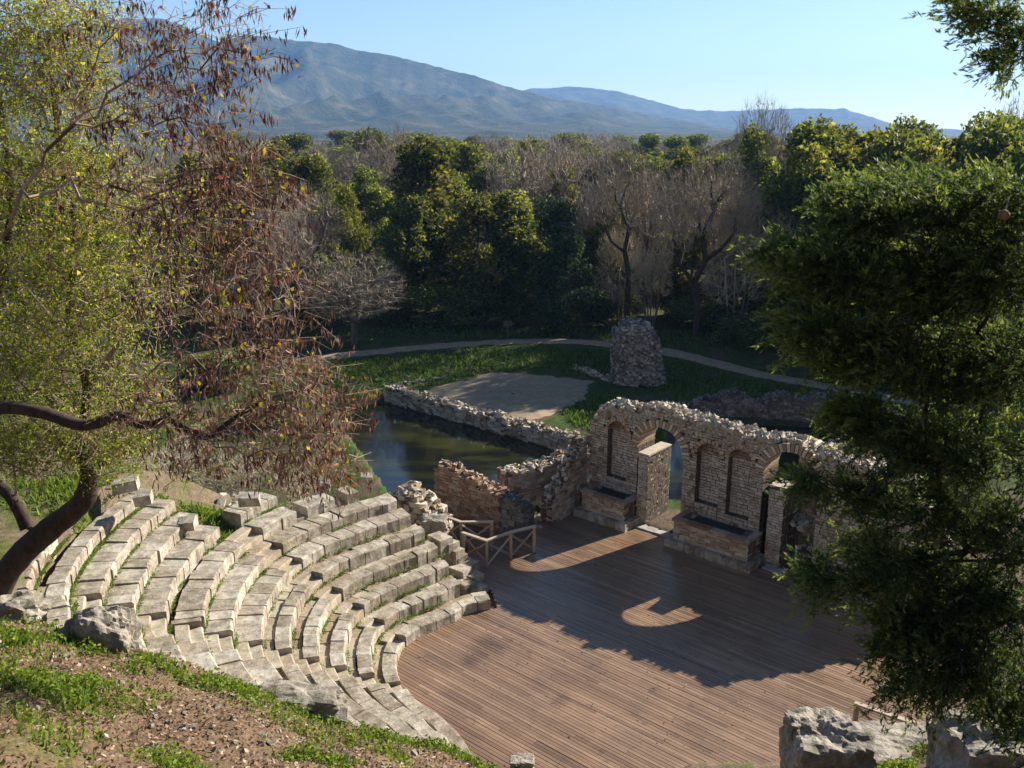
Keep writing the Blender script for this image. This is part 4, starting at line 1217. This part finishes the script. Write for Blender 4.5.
T = np.repeat(N[tips], 1, axis=0); dr_ = unit(rng.normal(size=T.shape) * .7 + np.array([0.5, -0.2, -0.5])); ln = rng.uniform(0.15, 0.6, len(T))[:, None]
mb.tubes(T, T + dr_ * ln, 0.004, 0.002, 3, 0.4 + 0.6 * rng.random(len(T)))
mb.build('twigs', M['twig_near'], gt)
nb = 8600
src = tips[rng.integers(0, len(tips), nb)]
BC = N[src] + rng.normal(0, 0.13, (nb, 3)); bt = rng.normal(0, 0.2, nb)
n = nb * 8
C = np.repeat(BC, 8, axis=0) + rng.normal(0, 0.045, (n, 3)); bt = np.repeat(bt, 8)
# fewer leaves to the right, more yellow at upper left
xr = (C[:, 0] / C[:, 1]) * FPX + 512
keep = rng.random(n) < np.interp(xr, [0, 110, 170, 240], [1, 0.85, 0.4, 0.2])
C = C[keep]; bt = bt[keep]; n = len(C)
sz = rng.uniform(0.03, 0.062, n)
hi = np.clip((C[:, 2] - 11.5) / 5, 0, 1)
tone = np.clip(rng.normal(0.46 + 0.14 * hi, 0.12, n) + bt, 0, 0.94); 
lf = MB(); lf.quads(leaf_quads(C, sz, sz * 0.5, rng), tone)
tw2 = MB(); tw2.tubes(N[src], BC, 0.004, 0.0022, 3, 0.3 + 0.5 * rng.random(nb)); tw2.build('branchlets', M['twig_near'], gt)
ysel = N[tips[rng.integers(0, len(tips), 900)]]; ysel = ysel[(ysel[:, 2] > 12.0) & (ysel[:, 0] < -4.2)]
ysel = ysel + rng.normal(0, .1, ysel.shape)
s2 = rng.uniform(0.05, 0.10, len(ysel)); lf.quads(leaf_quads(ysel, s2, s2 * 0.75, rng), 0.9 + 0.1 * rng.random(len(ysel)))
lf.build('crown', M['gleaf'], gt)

# --- red-brown podded tree reaching in from the left
jt = thing('podded_tree', 'tree hung with dark red-brown seed pods and a few yellow leaves', 'tree', at(-170, 660, 10.4))
b1 = [at(-170, 660, 10.4), at(-130, 520, 10.4), at(-60, 425, 10.5), at(0, 408, 10.6), at(40, 412, 10.6), at(78, 424, 10.6), at(98, 423, 10.6), at(118, 416, 10.6), at(140, 424, 10.6), at(158, 424, 10.5)]
b2 = [at(155, 424, 10.5), at(170, 420, 10.5), at(190, 430, 10.4), at(208, 437, 10.4), at(232, 420, 10.4), at(262, 402, 10.4), at(300, 390, 10.5)]
b3 = [at(-60, 425, 10.5), at(-40, 300, 10.5), at(20, 190, 10.5), at(70, 120, 10.6), at(130, 75, 10.7), at(180, 70, 10.7), at(225, 50, 10.7), at(268, 8, 10.8)]
b4 = [at(20, 190, 10.5), at(80, 200, 10.5), at(140, 210, 10.4), at(200, 240, 10.3), at(250, 300, 10.3), at(290, 360, 10.3)]
b5 = [at(70, 120, 10.6), at(120, 130, 10.7), at(180, 75, 10.7), at(230, 70, 10.7), at(275, 48, 10.8)]
b6 = [at(-40, 300, 10.5), at(30, 290, 10.3), at(90, 330, 10.2), at(150, 390, 10.2), at(210, 460, 10.3)]
b7 = [at(140, 210, 10.4), at(200, 180, 10.4), at(250, 185, 10.4), at(290, 195, 10.5)]
def wob(pl, amp=0.09):
    P = np.array(pl); out = [P[0]]
    for i_ in range(len(P) - 1):
        p0, p1, p2, p3 = P[max(i_ - 1, 0)], P[i_], P[i_ + 1], P[min(i_ + 2, len(P) - 1)]
        for f in (0.25, 0.5, 0.75, 1.0):
            c_ = 0.5 * ((2 * p1) + (-p0 + p2) * f + (2 * p0 - 5 * p1 + 4 * p2 - p3) * f * f + (-p0 + 3 * p1 - 3 * p2 + p3) * f ** 3)
            out.append(c_ + rng.normal(0, amp * (f < 1) + 0.02, 3))
    return out
b3, b4, b5, b6, b7 = [wob(b_) for b_ in (b3, b4, b5, b6, b7)]
jcl = [(185, 55, 60, 50, 2.2, 10.7, .8), (130, 25, 50, 30, 1.3, 10.7, .8), (235, 25, 35, 30, .7, 10.8, .6), (225, 70, 35, 18, .6, 10.8, .5), (265, 62, 30, 10, .25, 10.8, .4), (175, 110, 60, 40, 2.4, 10.6, .8), (225, 155, 45, 40, 1.6, 10.5, .7),
       (235, 205, 45, 40, 2.6, 10.4, .8), (190, 215, 55, 45, 2.2, 10.3, .8), (230, 260, 50, 45, 2.4, 10.3, .8), (185, 300, 60, 50, 2.4, 10.3, .8), (265, 320, 45, 45, 2.4, 10.3, .7), (225, 370, 60, 45, 3.0, 10.3, .8), (290, 375, 45, 40, 2.2, 10.4, .7),
       (320, 420, 40, 40, 2.0, 10.5, .6), (265, 430, 60, 35, 3.0, 10.4, .7), (195, 445, 60, 30, 2.2, 10.3, .7), (340, 465, 25, 22, .8, 10.6, .4), (290, 470, 50, 18, 1.6, 10.5, .5), (140, 400, 50, 50, 1.2, 10.4, .7), (120, 180, 60, 50, 1.3, 10.6, .8), (285, 190, 22, 16, .6, 10.5, .4), (90, 90, 50, 50, 1.0, 10.7, .8), (300, 280, 25, 30, .35, 10.4, .4), (350, 400, 18, 40, .35, 10.5, .4)]
tg = cluster_targets(jcl, rng, 2000)
N, par, tips = grow([b1, b2, b3, b4, b5, b6, b7], tg, rng, sag=0.03, k=0.25, seglen=0.25)
N, R, idx, ra, rb, tn, big = skeleton_mesh(None, N, par, 0.0030, 0.34, 0.02, rng=rng, rmin_split=0.02)
mb = MB(); smooth_tube(mb, b1, [.16, .13, .10, .085, .08, .075, .07, .065, .06, .05], 10)
smooth_tube(mb, b2, [.05, .045, .04, .036, .03, .022, .014], 8)
mb.build('trunk', M['bark_dark'], jt, smooth=True)
mb = MB(); mb.tubes(N[par[idx]], N[idx], np.minimum(ra, .03), np.minimum(rb, .03), 4, tn)
T = np.repeat(N[tips], 1, axis=0); dr_ = unit(rng.normal(size=T.shape) * 0.7 + np.array([0.55, -0.1, -0.1])); ln = rng.uniform(0.12, 0.5, len(T))[:, None]
mb.tubes(T, T + dr_ * ln, 0.0035, 0.002, 3, 0.3 + .7 * rng.random(len(T)))
tipE = (T + dr_ * ln)
mb.build('twigs', M['twig_near'], jt)
pool = np.concatenate([N[tips], tipE, T + dr_ * ln * 0.5])
nb = 1900
BC = pool[rng.integers(0, len(pool), nb)]; cnt = rng.integers(2, 9, nb); bt = np.repeat(rng.normal(0, 0.22, nb), cnt)
C = np.repeat(BC, cnt, axis=0); n = len(C); C = C + rng.normal(0, 0.038, (n, 3)) * np.array([1.2, 1.2, 0.7])
ln_ = rng.uniform(0.075, 0.14, n)
C[:, 2] -= ln_ * 0.5
xr = (C[:, 0] / C[:, 1]) * FPX + 512
tone = np.clip(rng.normal(0.36, 0.12, n) + bt + np.where((C[:, 2] < 12.4), 0.24, 0) * rng.random(n) * 1.6, 0, 1)  # lower pods toned paler, a lit look put into their colour
up = np.array([0, 0, 1.0]) + rng.normal(size=(n, 3)) * 0.22
pd2 = MB(); pd2.quads(leaf_quads(C, ln_, rng.uniform(0.016, 0.026, n), rng, up * 3), tone); pd2.build('seed_pods', M['pod'], jt)
n = 1050
C = pool[rng.integers(0, len(pool), n)] + rng.normal(0, 0.05, (n, 3))
s3 = rng.uniform(0.045, 0.095, n); tone = np.where(rng.random(n) < .72, rng.uniform(0.05, 0.78, n), rng.uniform(.82, 1, n))
lf = MB(); lf.quads(leaf_quads(C, s3, s3 * 0.62, rng), tone); lf.build('leaves', M['yleaf'], jt)

# --- near conifer at the right
rng = np.random.default_rng(55)
ct = thing('conifer', 'near dark green conifer with soft drooping sprays filling the right side', 'tree', (5.9, 7.0, 9.4))
troot = np.array([5.9, 7.0, 9.2])
trunk = [troot, np.array([5.85, 7.0, 11.5]), np.array([5.7, 7.0, 14]), np.array([5.65, 7.05, 16.5]), np.array([5.6, 7.1, 19])]
ccl = [(862, 208, 34, 28, 2.0, 7.2, .5), (920, 205, 60, 35, 3, 7.2, .6), (992, 205, 42, 34, 2.4, 7.0, .6), (797, 255, 28, 13, 1.1, 6.9, .35), (845, 272, 55, 38, 3.0, 7.0, .5), (930, 280, 80, 50, 4.5, 7.1, .6), (1000, 270, 50, 50, 3, 6.8, .6), (812, 330, 26, 18, 1.5, 6.7, .35), (862, 350, 52, 36, 3, 6.9, .5),
       (940, 365, 70, 45, 3.4, 7, .6), (1000, 360, 40, 60, 2.2, 6.8, .6), (866, 418, 30, 24, 1.5, 6.8, .4), (812, 484, 14, 5, .4, 6.6, .2), (862, 494, 28, 9, .8, 6.7, .25), (912, 442, 50, 30, 2.4, 6.9, .5), (975, 450, 60, 45, 2.6, 6.8, .6), (930, 510, 60, 28, 1.8, 6.8, .5), (1000, 530, 40, 40, 1.8, 6.6, .5),
       (888, 562, 42, 22, 1.7, 6.6, .4), (836, 582, 28, 12, .9, 6.5, .3), (945, 590, 55, 35, 2.4, 6.6, .5), (1005, 600, 35, 50, 2, 6.4, .5), (915, 640, 45, 30, 1.9, 6.4, .4), (975, 660, 50, 40, 2.3, 6.3, .4), (925, 690, 35, 18, 1.0, 6.3, .3), (1010, 700, 30, 40, 1.4, 6.2, .4), (892, 615, 24, 14, .7, 6.5, .3),
       (992, 18, 26, 16, .7, 7.4, .35), (1014, 50, 14, 26, .6, 7.4, .3), (962, 4, 14, 6, .25, 7.4, .25), (1085, 420, 50, 180, 3, 7, .8)]
sidecl = [(5.9 + rng.uniform(-0.9, 1.7), rng.uniform(5.6, 7.5), rng.uniform(10.6, 18.6)) for _ in range(26)]
ccl = [(a_, b_, c_ * 1.04, d_ * 0.66, e_, f_, g_) for (a_, b_, c_, d_, e_, f_, g_) in ccl]
limbs = [trunk]
for (px, py, Y, zt) in ((855, 230, 7.1, 13.8), (930, 210, 7.2, 14), (800, 258, 6.9, 13.4), (850, 330, 6.9, 13.0), (812, 332, 6.7, 12.9), (850, 488, 6.7, 12.2), (900, 430, 6.9, 12.6), (880, 565, 6.6, 11.6), (838, 580, 6.5, 11.6), (920, 650, 6.4, 11.0), (985, 30, 7.4, 14.6), (950, 520, 6.8, 12), (960, 370, 7, 13)):
    e = at(px, py, Y); b0 = np.array([5.8, 7.0, zt]); m_ = (b0 + e) / 2 + np.array([0, 0, 0.12]) + rng.normal(0, .06, 3)
    limbs.append([b0, (b0 * 2 + m_) / 3 + rng.normal(0, .04, 3), m_, (m_ + e) / 2 + np.array([0, 0, 0.05]) + rng.normal(0, .04, 3), e])
tg = np.concatenate([cluster_targets(ccl, rng, 1700)] + [np.array(c_) + unit(rng.normal(size=(26, 3))) * rng.random((26, 1)) ** .4 * np.array([.6, .55, .4]) for c_ in sidecl])
N, par, tips = grow(limbs, tg, rng, sag=0.03, k=0.2, seglen=0.2)
N, R, idx, ra, rb, tn, big = skeleton_mesh(None, N, par, 0.0028, 0.42, 0.06, rng=rng, rmin_split=0.015)
mb = MB(); smooth_tube(mb, trunk, [.24, .2, .17, .13, .08], 12); mb.build('trunk', M['bark_dark'], ct, smooth=True)
mb = MB(); mb.tubes(N[par[idx]], N[idx], np.minimum(ra, .032), np.minimum(rb, .03), 5, tn); mb.build('limbs', M['bark_dark'], ct)
# soft sprays: fans of short scale-leaf shoots round every twig end
K = 6
Tp = N[tips]; Dp = unit(N[tips] - N[par[tips]] + 1e-6)
Sp = np.repeat(Tp, K, axis=0) + rng.normal(0, 0.05, (len(Tp) * K, 3))
out = unit(Tp - np.array([6.2, 7.2, 0]) * np.array([1, 1, 0]) - Tp * np.array([0, 0, 1]))
Sd = unit(np.repeat(Dp, K, axis=0) * 0.5 + np.repeat(out, K, axis=0) * 0.5 + rng.normal(size=Sp.shape) * 0.42 + np.array([0, 0, 0.12]))
Ln = rng.uniform(0.14, 0.30, len(Sp))
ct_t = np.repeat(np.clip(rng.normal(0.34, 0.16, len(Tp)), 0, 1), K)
J = 19
cs, tn2, Dd_ = [], [], []
for j in range(J):
    f = rng.uniform(0, 1, len(Sp))
    curve = np.stack([np.zeros(len(Sp)), np.zeros(len(Sp)), -0.25 * Ln * f * f], axis=1)
    cs.append(Sp + Sd * (f * Ln)[:, None] + curve + rng.normal(0, 1, Sp.shape) * (0.006 + 0.020 * (1 - f))[:, None])
    Dd_.append(unit(Sd + rng.normal(size=Sp.shape) * 0.38)); tn2.append(np.clip(ct_t + rng.normal(0, 0.08, len(Sp)) + 0.5 * (f - 0.35), 0, 1))  # tone lightens towards each shoot tip: sunlit tips painted into the colour
cs = np.concatenate(cs); Dd_ = np.concatenate(Dd_); tn2 = np.concatenate(tn2)
nq = len(cs); L = rng.uniform(0.04, 0.085, nq)
lf = MB(); lf.quads(leaf_quads(cs, L, rng.uniform(0.009, 0.017, nq), rng, Dd_ * 4), tn2); lf.build('crown', M['conifer'], ct)
q = NT('cone_brown'); cm = q.finish(q.ramp(q.noise(q.pos(), 40), [(0.35, (0.10, 0.055, 0.03)), (0.65, (0.24, 0.14, 0.07))]), 0.8)
import bmesh
bm = bmesh.new(); bmesh.ops.create_icosphere(bm, subdivisions=3, radius=0.036)
for v in bm.verts:
    d_ = v.co.normalized(); v.co *= 1 + 0.10 * math.sin(9 * math.atan2(d_.y, d_.x)) * math.sin(7 * d_.z)
me = bpy.data.meshes.new('cone'); bm.to_mesh(me); bm.free(); me.materials.append(cm)
for f_ in me.polygons: f_.use_smooth = True
sk = MB(); cpos = at(1004, 215, 6.1); sk.tubes([cpos], [cpos + np.array([0.15, 0.25, 0.10])], 0.006, 0.006, 5); sk.build('cone_stalk', M['bark_dark'], ct)
co = bpy.data.objects.new('cone', me); COL.objects.link(co); co.parent = ct; co.matrix_parent_inverse = Vector((0, 0, 0)) and ct.matrix_basis.inverted(); co.location = Vector([float(v) for v in at(1004, 215, 6.1)])

# ------------------------------------------------------------------ ground cover
rng = np.random.default_rng(99)
def scatter_grass(name, mat, spots, tot, hgt, wid, seed=0, mask=None):
    """tufts of blades; spots (x,y,rx,ry,weight)"""
    A, B, C_, tone = [], [], [], []
    ws = sum(s[4] for s in spots); Q = []
    for (x, y, rx, ry, w) in spots:
        n = int(tot * w / ws)
        P = np.array([x, y]) + unit(rng.normal(size=(n, 2))) * (rng.random((n, 1)) ** 0.6) * np.array([rx, ry])
        for p_ in P:
            z = gz(p_[0], p_[1])
            if mask and not mask(p_[0], p_[1], z): continue
            h = hgt * rng.uniform(0.4, 1.3); a = rng.uniform(0, 2 * PI); l = rng.normal(0, 0.45, 2) * h
            wv = np.array([math.cos(a), math.sin(a), 0]) * wid * rng.uniform(.6, 1.3)
            b = np.array([p_[0], p_[1], z - 0.02]); t_ = b + np.array([l[0], l[1], h])
            Q.append([b - wv, b + wv, t_ + wv * 0.4, t_ - wv * 0.4]); tone.append(np.clip(rng.normal(.5, .25), 0, 1))
    mb = MB(); mb.quads(np.array(Q), np.array(tone))
    o = mb.build(name, mat); return tag(o, kind='stuff')
def gp(px, py, Y=11.5):
    p_ = at(px, py, Y); return p_[0], p_[1]
fg = []
for (px, Y, rx, ry, w) in [(450, 12.0, .9, .35, 5), (390, 11.9, .6, .4, 3.2), (500, 12.2, .5, .3, 2.5), (240, 11.7, .55, .4, 2.6), (200, 11.2, .3, .3, .6), (30, 12.2, .5, .4, 1.8), (10, 10.6, .7, .6, 3), (60, 9.6, 1.0, .5, 4), (30, 9.0, .9, .5, 4), (310, 11.8, .5, .4, 1.6), (160, 11.4, .4, .3, 1.2), (350, 11.3, .6, .4, 1.0), (95, 11.2, .3, .25, .6), (120, 11.9, .3, .2, .8), (270, 11.0, .7, .4, .7), (890, 10.0, .3, .4, 2.2), (905, 10.4, .3, .3, 1.4), (940, 10.8, .8, .4, .8)]:
    fg.append(((px - 512) / FPX * Y * 1.14, Y, rx, ry, w))
for k in range(340):
    x, y = rng.uniform(-8, 1.5), rng.uniform(5.4, 12.2)
    if fbm(x, y, 0.9, 1.1) > 0.18: fg.append((x, y, .28, .22, .22))
scatter_grass('grass', M['grass'], fg, 19000, 0.085, 0.012)
# broad weed leaves in the foreground
Q = []; tone = []
for (x, y, rx, ry, w) in fg:
    for k in range(int(40 * w)):
        px_, py_ = x + rng.normal(0, rx * .5), y + rng.normal(0, ry * .5)
        c0 = np.array([px_, py_, gz(px_, py_) + rng.uniform(.02, .14)])
        for j in range(5): Q.append(leaf_quads((c0 + rng.normal(0, .03, 3))[None], 0.055 * rng.uniform(.7, 1.3), 0.038, rng, None, np.array([0, 0, 1.5]))[0]); tone.append(np.clip(rng.normal(.6, .2), 0, 1))
mb = MB(); mb.quads(np.array(Q), np.array(tone)); tag(mb.build('weeds', M['grass']), kind='stuff')
# dead leaves
n = 32000
P = np.column_stack([rng.uniform(-8.5, 2.2, n), rng.uniform(5.4, 12.6, n)])
P = P[[fbm(x, y, 0.9, 1.1) < rng.uniform(0.0, 0.9) for x, y in P]]
C = np.array([(x, y, gz(x, y) + rng.uniform(0.005, 0.035)) for x, y in P])
nrm = np.tile(np.array([0, 0, 1.0]), (len(C), 1)) + rng.normal(0, .45, (len(C), 3))
D = unit(np.cross(nrm, rng.normal(size=C.shape))); B = unit(np.cross(nrm, D)); L = rng.uniform(0.03, 0.075, len(C))[:, None]
nd_ = 420          # blown leaves on the stage
sl_ = np.array([W(rng.uniform(-2, 9), rng.uniform(0.7, 12), 0.02) for _ in range(nd_)]); sl_ = sl_[[np.hypot(p_[0] - CX, p_[1] - CY) < 8 for p_ in sl_]]
C = np.concatenate([C, sl_]); D = np.concatenate([D, unit(rng.normal(size=sl_.shape) * np.array([1, 1, .15]))]); B = unit(np.cross(np.array([0, 0, 1.0]) + rng.normal(0, .2, D.shape), D)); L = np.concatenate([L, rng.uniform(.04, .09, (len(sl_), 1))])
mb = MB(); mb.quads(np.stack([C - D * L / 2, C + B * L * .3, C + D * L / 2, C - B * L * .3], axis=1), np.clip(rng.normal(.5, .25, len(C)), 0, 1)); tag(mb.build('dead_leaves', M['litter']), kind='stuff')
# pebbles in the litter
mb = MB()
for k in range(420):
    x, y = rng.uniform(-7.5, 1.5), rng.uniform(8.2, 12.3); s = rng.uniform(0.02, 0.09) * (1 if rng.random() < .9 else 1.8)
    B8 = np.array([(-1, -1, -1), (1, -1, -1), (1, 1, -1), (-1, 1, -1), (-1, -1, 1), (1, -1, 1), (1, 1, 1), (-1, 1, 1)], float) * rng.uniform(.4, 1, (8, 3)) * s / 2
    mb.box8(B8 @ np.linalg.qr(rng.normal(size=(3, 3)))[0].T + np.array([x, y, gz(x, y) + s * .15]), rng.random())
tag(mb.build('pebbles', M['rock']), kind='stuff')
# grass on the pond bank and among the ruins
bank = [(-6, 54.5, 6, 2.6, 4), (1, 57, 7, 2.4, 4), (8, 56, 6, 3, 3), (5, 47, 2.2, 3.5, 3), (6.5, 43.5, 1.4, 2.5, 1.5), (-12, 53, 5, 3, 2), (13, 51.5, 5, 2.5, 2.5), (0, 64, 14, 2, 3), (12, 62, 6, 3, 2)]
def bankmask(x, y, z):
    return z > -0.35 and not inside(x, y, cour) and min(math.hypot(x - a, y - b) for a, b in pathpts) > 0.95
pathpts = []
pp = [(-16.5, 54), (-13.0, 56.4), (-7.6, 59), (-2.2, 61.0), (3.4, 61.6), (6.8, 60.5), (11.3, 58.2), (14.7, 55.9), (17.2, 53.6), (24, 48)]
for a, b in zip(pp[:-1], pp[1:]):
    for t in np.linspace(0, 1, 8): pathpts.append((a[0] + (b[0] - a[0]) * t, a[1] + (b[1] - a[1]) * t))
scatter_grass('bank_grass', M['bankgrass'], bank, 15000, 0.22, 0.05, mask=bankmask)
# weeds on and above the seats
sw_ = []
for i in range(2, 14):
    for k in range(16 if i < 11 else 26):
        th = rng.uniform(max(END_HI[i], 118), 205); r = seat_r(i, th) - 0.05
        sw_.append((i, th, r))
Q, tone = [], []
for (i, th, r) in sw_:
    z = (i - 1) * RE + (0.0 if i > 1 else 0)
    c0 = np.array([CX + r * math.cos(rad(th)), CY + r * math.sin(rad(th)), z])
    k = int(rng.uniform(12, 60)) * (3 if i >= 12 else 1)
    tt_ = np.array([-math.sin(rad(th)), math.cos(rad(th)), 0])
    for j in range(k):
        b = c0 + tt_ * rng.normal(0, 0.16 if i < 12 else 0.5) + rng.normal(0, 0.03, 3) * np.array([1, 1, 0.3])
        L = rng.uniform(.04, .09); Q.append(leaf_quads((b + np.array([0, 0, rng.uniform(0, .08)]))[None], L, L * .45, rng)[0]); tone.append(rng.uniform(.1, .8))
mb = MB(); mb.quads(np.array(Q), np.array(tone)); tag(mb.build('seat_weeds', M['grass']), kind='stuff')
top_spots = []
for (px, py, z, rx, ry, w) in [(215, 505, 4.2, 1.4, .8, 4), (250, 490, 4, 2, .8, 4), (185, 490, 4.8, 1.3, .8, 3), (110, 505, 5.2, 1.2, .6, 2), (320, 485, 3.2, 1.8, .8, 3), (380, 488, 2.6, 1.2, .7, 2.5), (60, 480, 5.6, 2.5, 1.2, 3), (150, 465, 5.5, 3, 2, 3)]:
    p_ = onz(px, py, z); top_spots.append((p_[0], p_[1], rx, ry, w))
scatter_grass('hill_grass', M['grass'], top_spots, 9000, 0.20, 0.03)

# ------------------------------------------------------------------ mountains
def mountain(D, prof, seed, foot, depth, rough):
    xs_ = np.linspace(prof[0][0], prof[-1][0], 420); Vv = []; m = 80
    for px in xs_:
        py = np.interp(px, [a for a, _ in prof], [b for _, b in prof])
        x = (px - 512) / FPX * (D * cp + 0) * 1.04
        top = at(px, py + 1.6 * mn.fractal(Vector((px * 0.05, seed, 0)), 0.7, 2, 4), D)[2]
        for k in range(m):
            t = k / (m - 1)
            if t <= 0.7:
                s = t / 0.7; y = D - foot * (1 - s); h = top * (0.02 + 0.98 * s ** 1.25)
            else:
                s = (t - 0.7) / 0.3; y = D + depth * s; h = top * (1 - s) ** 1.2
            fade = math.sin(min(1, t / 0.7) * PI) if t < 0.7 else 0
            wx, wy = x + 160 * mn.noise(Vector((x / 700, y / 700, seed))), y
            na = abs(mn.noise(Vector((wx / (D * 0.10) - y / (D * 0.22), y / (D * 0.5), seed)))) * 1.5 + abs(mn.noise(Vector((wx / (D * 0.038) + y / (D * 0.11), y / (D * 0.16), seed + 3)))) * 0.55 + 0.2 * abs(mn.noise(Vector((wx / (D * .014), y / (D * .03), seed))))
            g = mn.ridged_multi_fractal(Vector((x / (D * 0.115) + 0.35 * mn.noise(Vector((x / 300, y / 300, 2))), y / (D * 0.33), seed)), 1.0, 2.1, 5, 1.0, 2.0) - 0.9
            h2 = h * (1 - rough * fade ** 0.7 * min(1.2, na))
            h2 = min(h2, top * (0.05 + 0.95 * (t / 0.7 if t < 0.7 else 1)) * 0.985 if t < 0.69 else h2)
            Vv.append((x * (y / D) ** 0.5, y, max(h2, -2) if k else -3))
    F = [(i * m + j, (i + 1) * m + j, (i + 1) * m + j + 1, i * m + j + 1) for i in range(len(xs_) - 1) for j in range(m - 1)]
    mb = MB(); mb.add(Vv, F)
    q = NT('mountain_scrub'); p = q.pos()
    a = q.noise(p, 0.012, 8, 0.7); b = q.noise(p, 0.05, 5, 0.7)
    c = q.ramp(a, [(0.38, (0.018, 0.026, 0.011)), (0.52, (0.055, 0.052, 0.024)), (0.68, (0.15, 0.115, 0.065))])
    c = q.mix(q.ramp(b, [(0.45, 0.0), (0.62, 0.6)]), c, (0.035, 0.045, 0.02))
    m_ = q.finish(c, 0.95, q.bump(b, 0.8, 12), 0.05)
    return tag(mb.build('mountains', m_, smooth=True), kind='structure')


mountain(3000, [(-420, 60), (-150, 50), (60, 34), (150, 16), (190, 18), (215, 30), (238, 41), (262, 33), (300, 37), (345, 43), (370, 47), (430, 60), (480, 75), (520, 89), (560, 99), (620, 109), (680, 121), (730, 131), (800, 136)], 4.4, 1500, 900, 0.62)
mountain(4800, [(380, 128), (470, 100), (530, 88), (560, 86), (585, 87), (620, 93), (660, 104), (690, 111), (730, 110), (760, 109), (790, 107), (830, 109), (850, 114), (875, 124), (960, 132), (1100, 126), (1400, 110), (1600, 120)], 8.8, 1300, 500, 0.35)

# ------------------------------------------------------------------ haze
mb = MB(); mb.obox((-5400, -45, -6), (10800, 0, 0), (0, 6700, 0), (0, 0, 440))
q = NT('haze_air'); v = q.n('VolumePrincipled', {'Color': (0.28, 0.54, 1.0), 'Density': 0.000135, 'Anisotropy': 0.1})
q.t.links.new(v.outputs[0], q.out.inputs[1])
hz = mb.build('haze', q.mat); tag(hz, kind='stuff')

# ------------------------------------------------------------------ light, camera, render settings
w = bpy.data.worlds.new('World'); S.world = w; w.use_nodes = True
nt = w.node_tree; nt.nodes.clear()
sky = nt.nodes.new('ShaderNodeTexSky'); sky.sky_type = 'NISHITA'; sky.sun_disc = False
sky.sun_elevation = rad(SEL); sky.sun_rotation = rad(90 - SAZ); sky.altitude = 600; sky.air_density = 1.0; sky.dust_density = 0.3; sky.ozone_density = 2.4
bg = nt.nodes.new('ShaderNodeBackground'); bg.inputs[1].default_value = 0.053
ow = nt.nodes.new('ShaderNodeOutputWorld'); nt.links.new(sky.outputs[0], bg.inputs[0]); nt.links.new(bg.outputs[0], ow.inputs[0])
ld = bpy.data.lights.new('sun', 'SUN'); ld.energy = 5.0; ld.angle = rad(0.5); ld.color = (1.0, 0.93, 0.82)
lo = bpy.data.objects.new('sun', ld); COL.objects.link(lo); lo.rotation_euler = Vector(SUN.tolist()).to_track_quat('Z', 'Y').to_euler(); lo.location = (30, 20, 40)
cam = bpy.data.cameras.new('camera'); cam.sensor_width = 36; cam.lens = FPX / 1024 * 36; cam.clip_start = 0.1; cam.clip_end = 20000
cam.dof.use_dof = True; cam.dof.focus_distance = 22; cam.dof.aperture_fstop = 3.2
co_ = bpy.data.objects.new('camera', cam); COL.objects.link(co_); co_.location = (0, 0, CAMZ); co_.rotation_euler = (PI / 2 - PITCH, 0, 0)
S.camera = co_
S.render.engine = 'CYCLES'
S.cycles.use_denoising = True
S.cycles.max_bounces = 6; S.cycles.diffuse_bounces = 3; S.cycles.glossy_bounces = 2; S.cycles.transmission_bounces = 3; S.cycles.volume_bounces = 0
S.cycles.sample_clamp_indirect = 8
S.view_settings.view_transform = 'Standard'; S.view_settings.look = 'None'; S.view_settings.exposure = 1.45; S.view_settings.gamma = 1
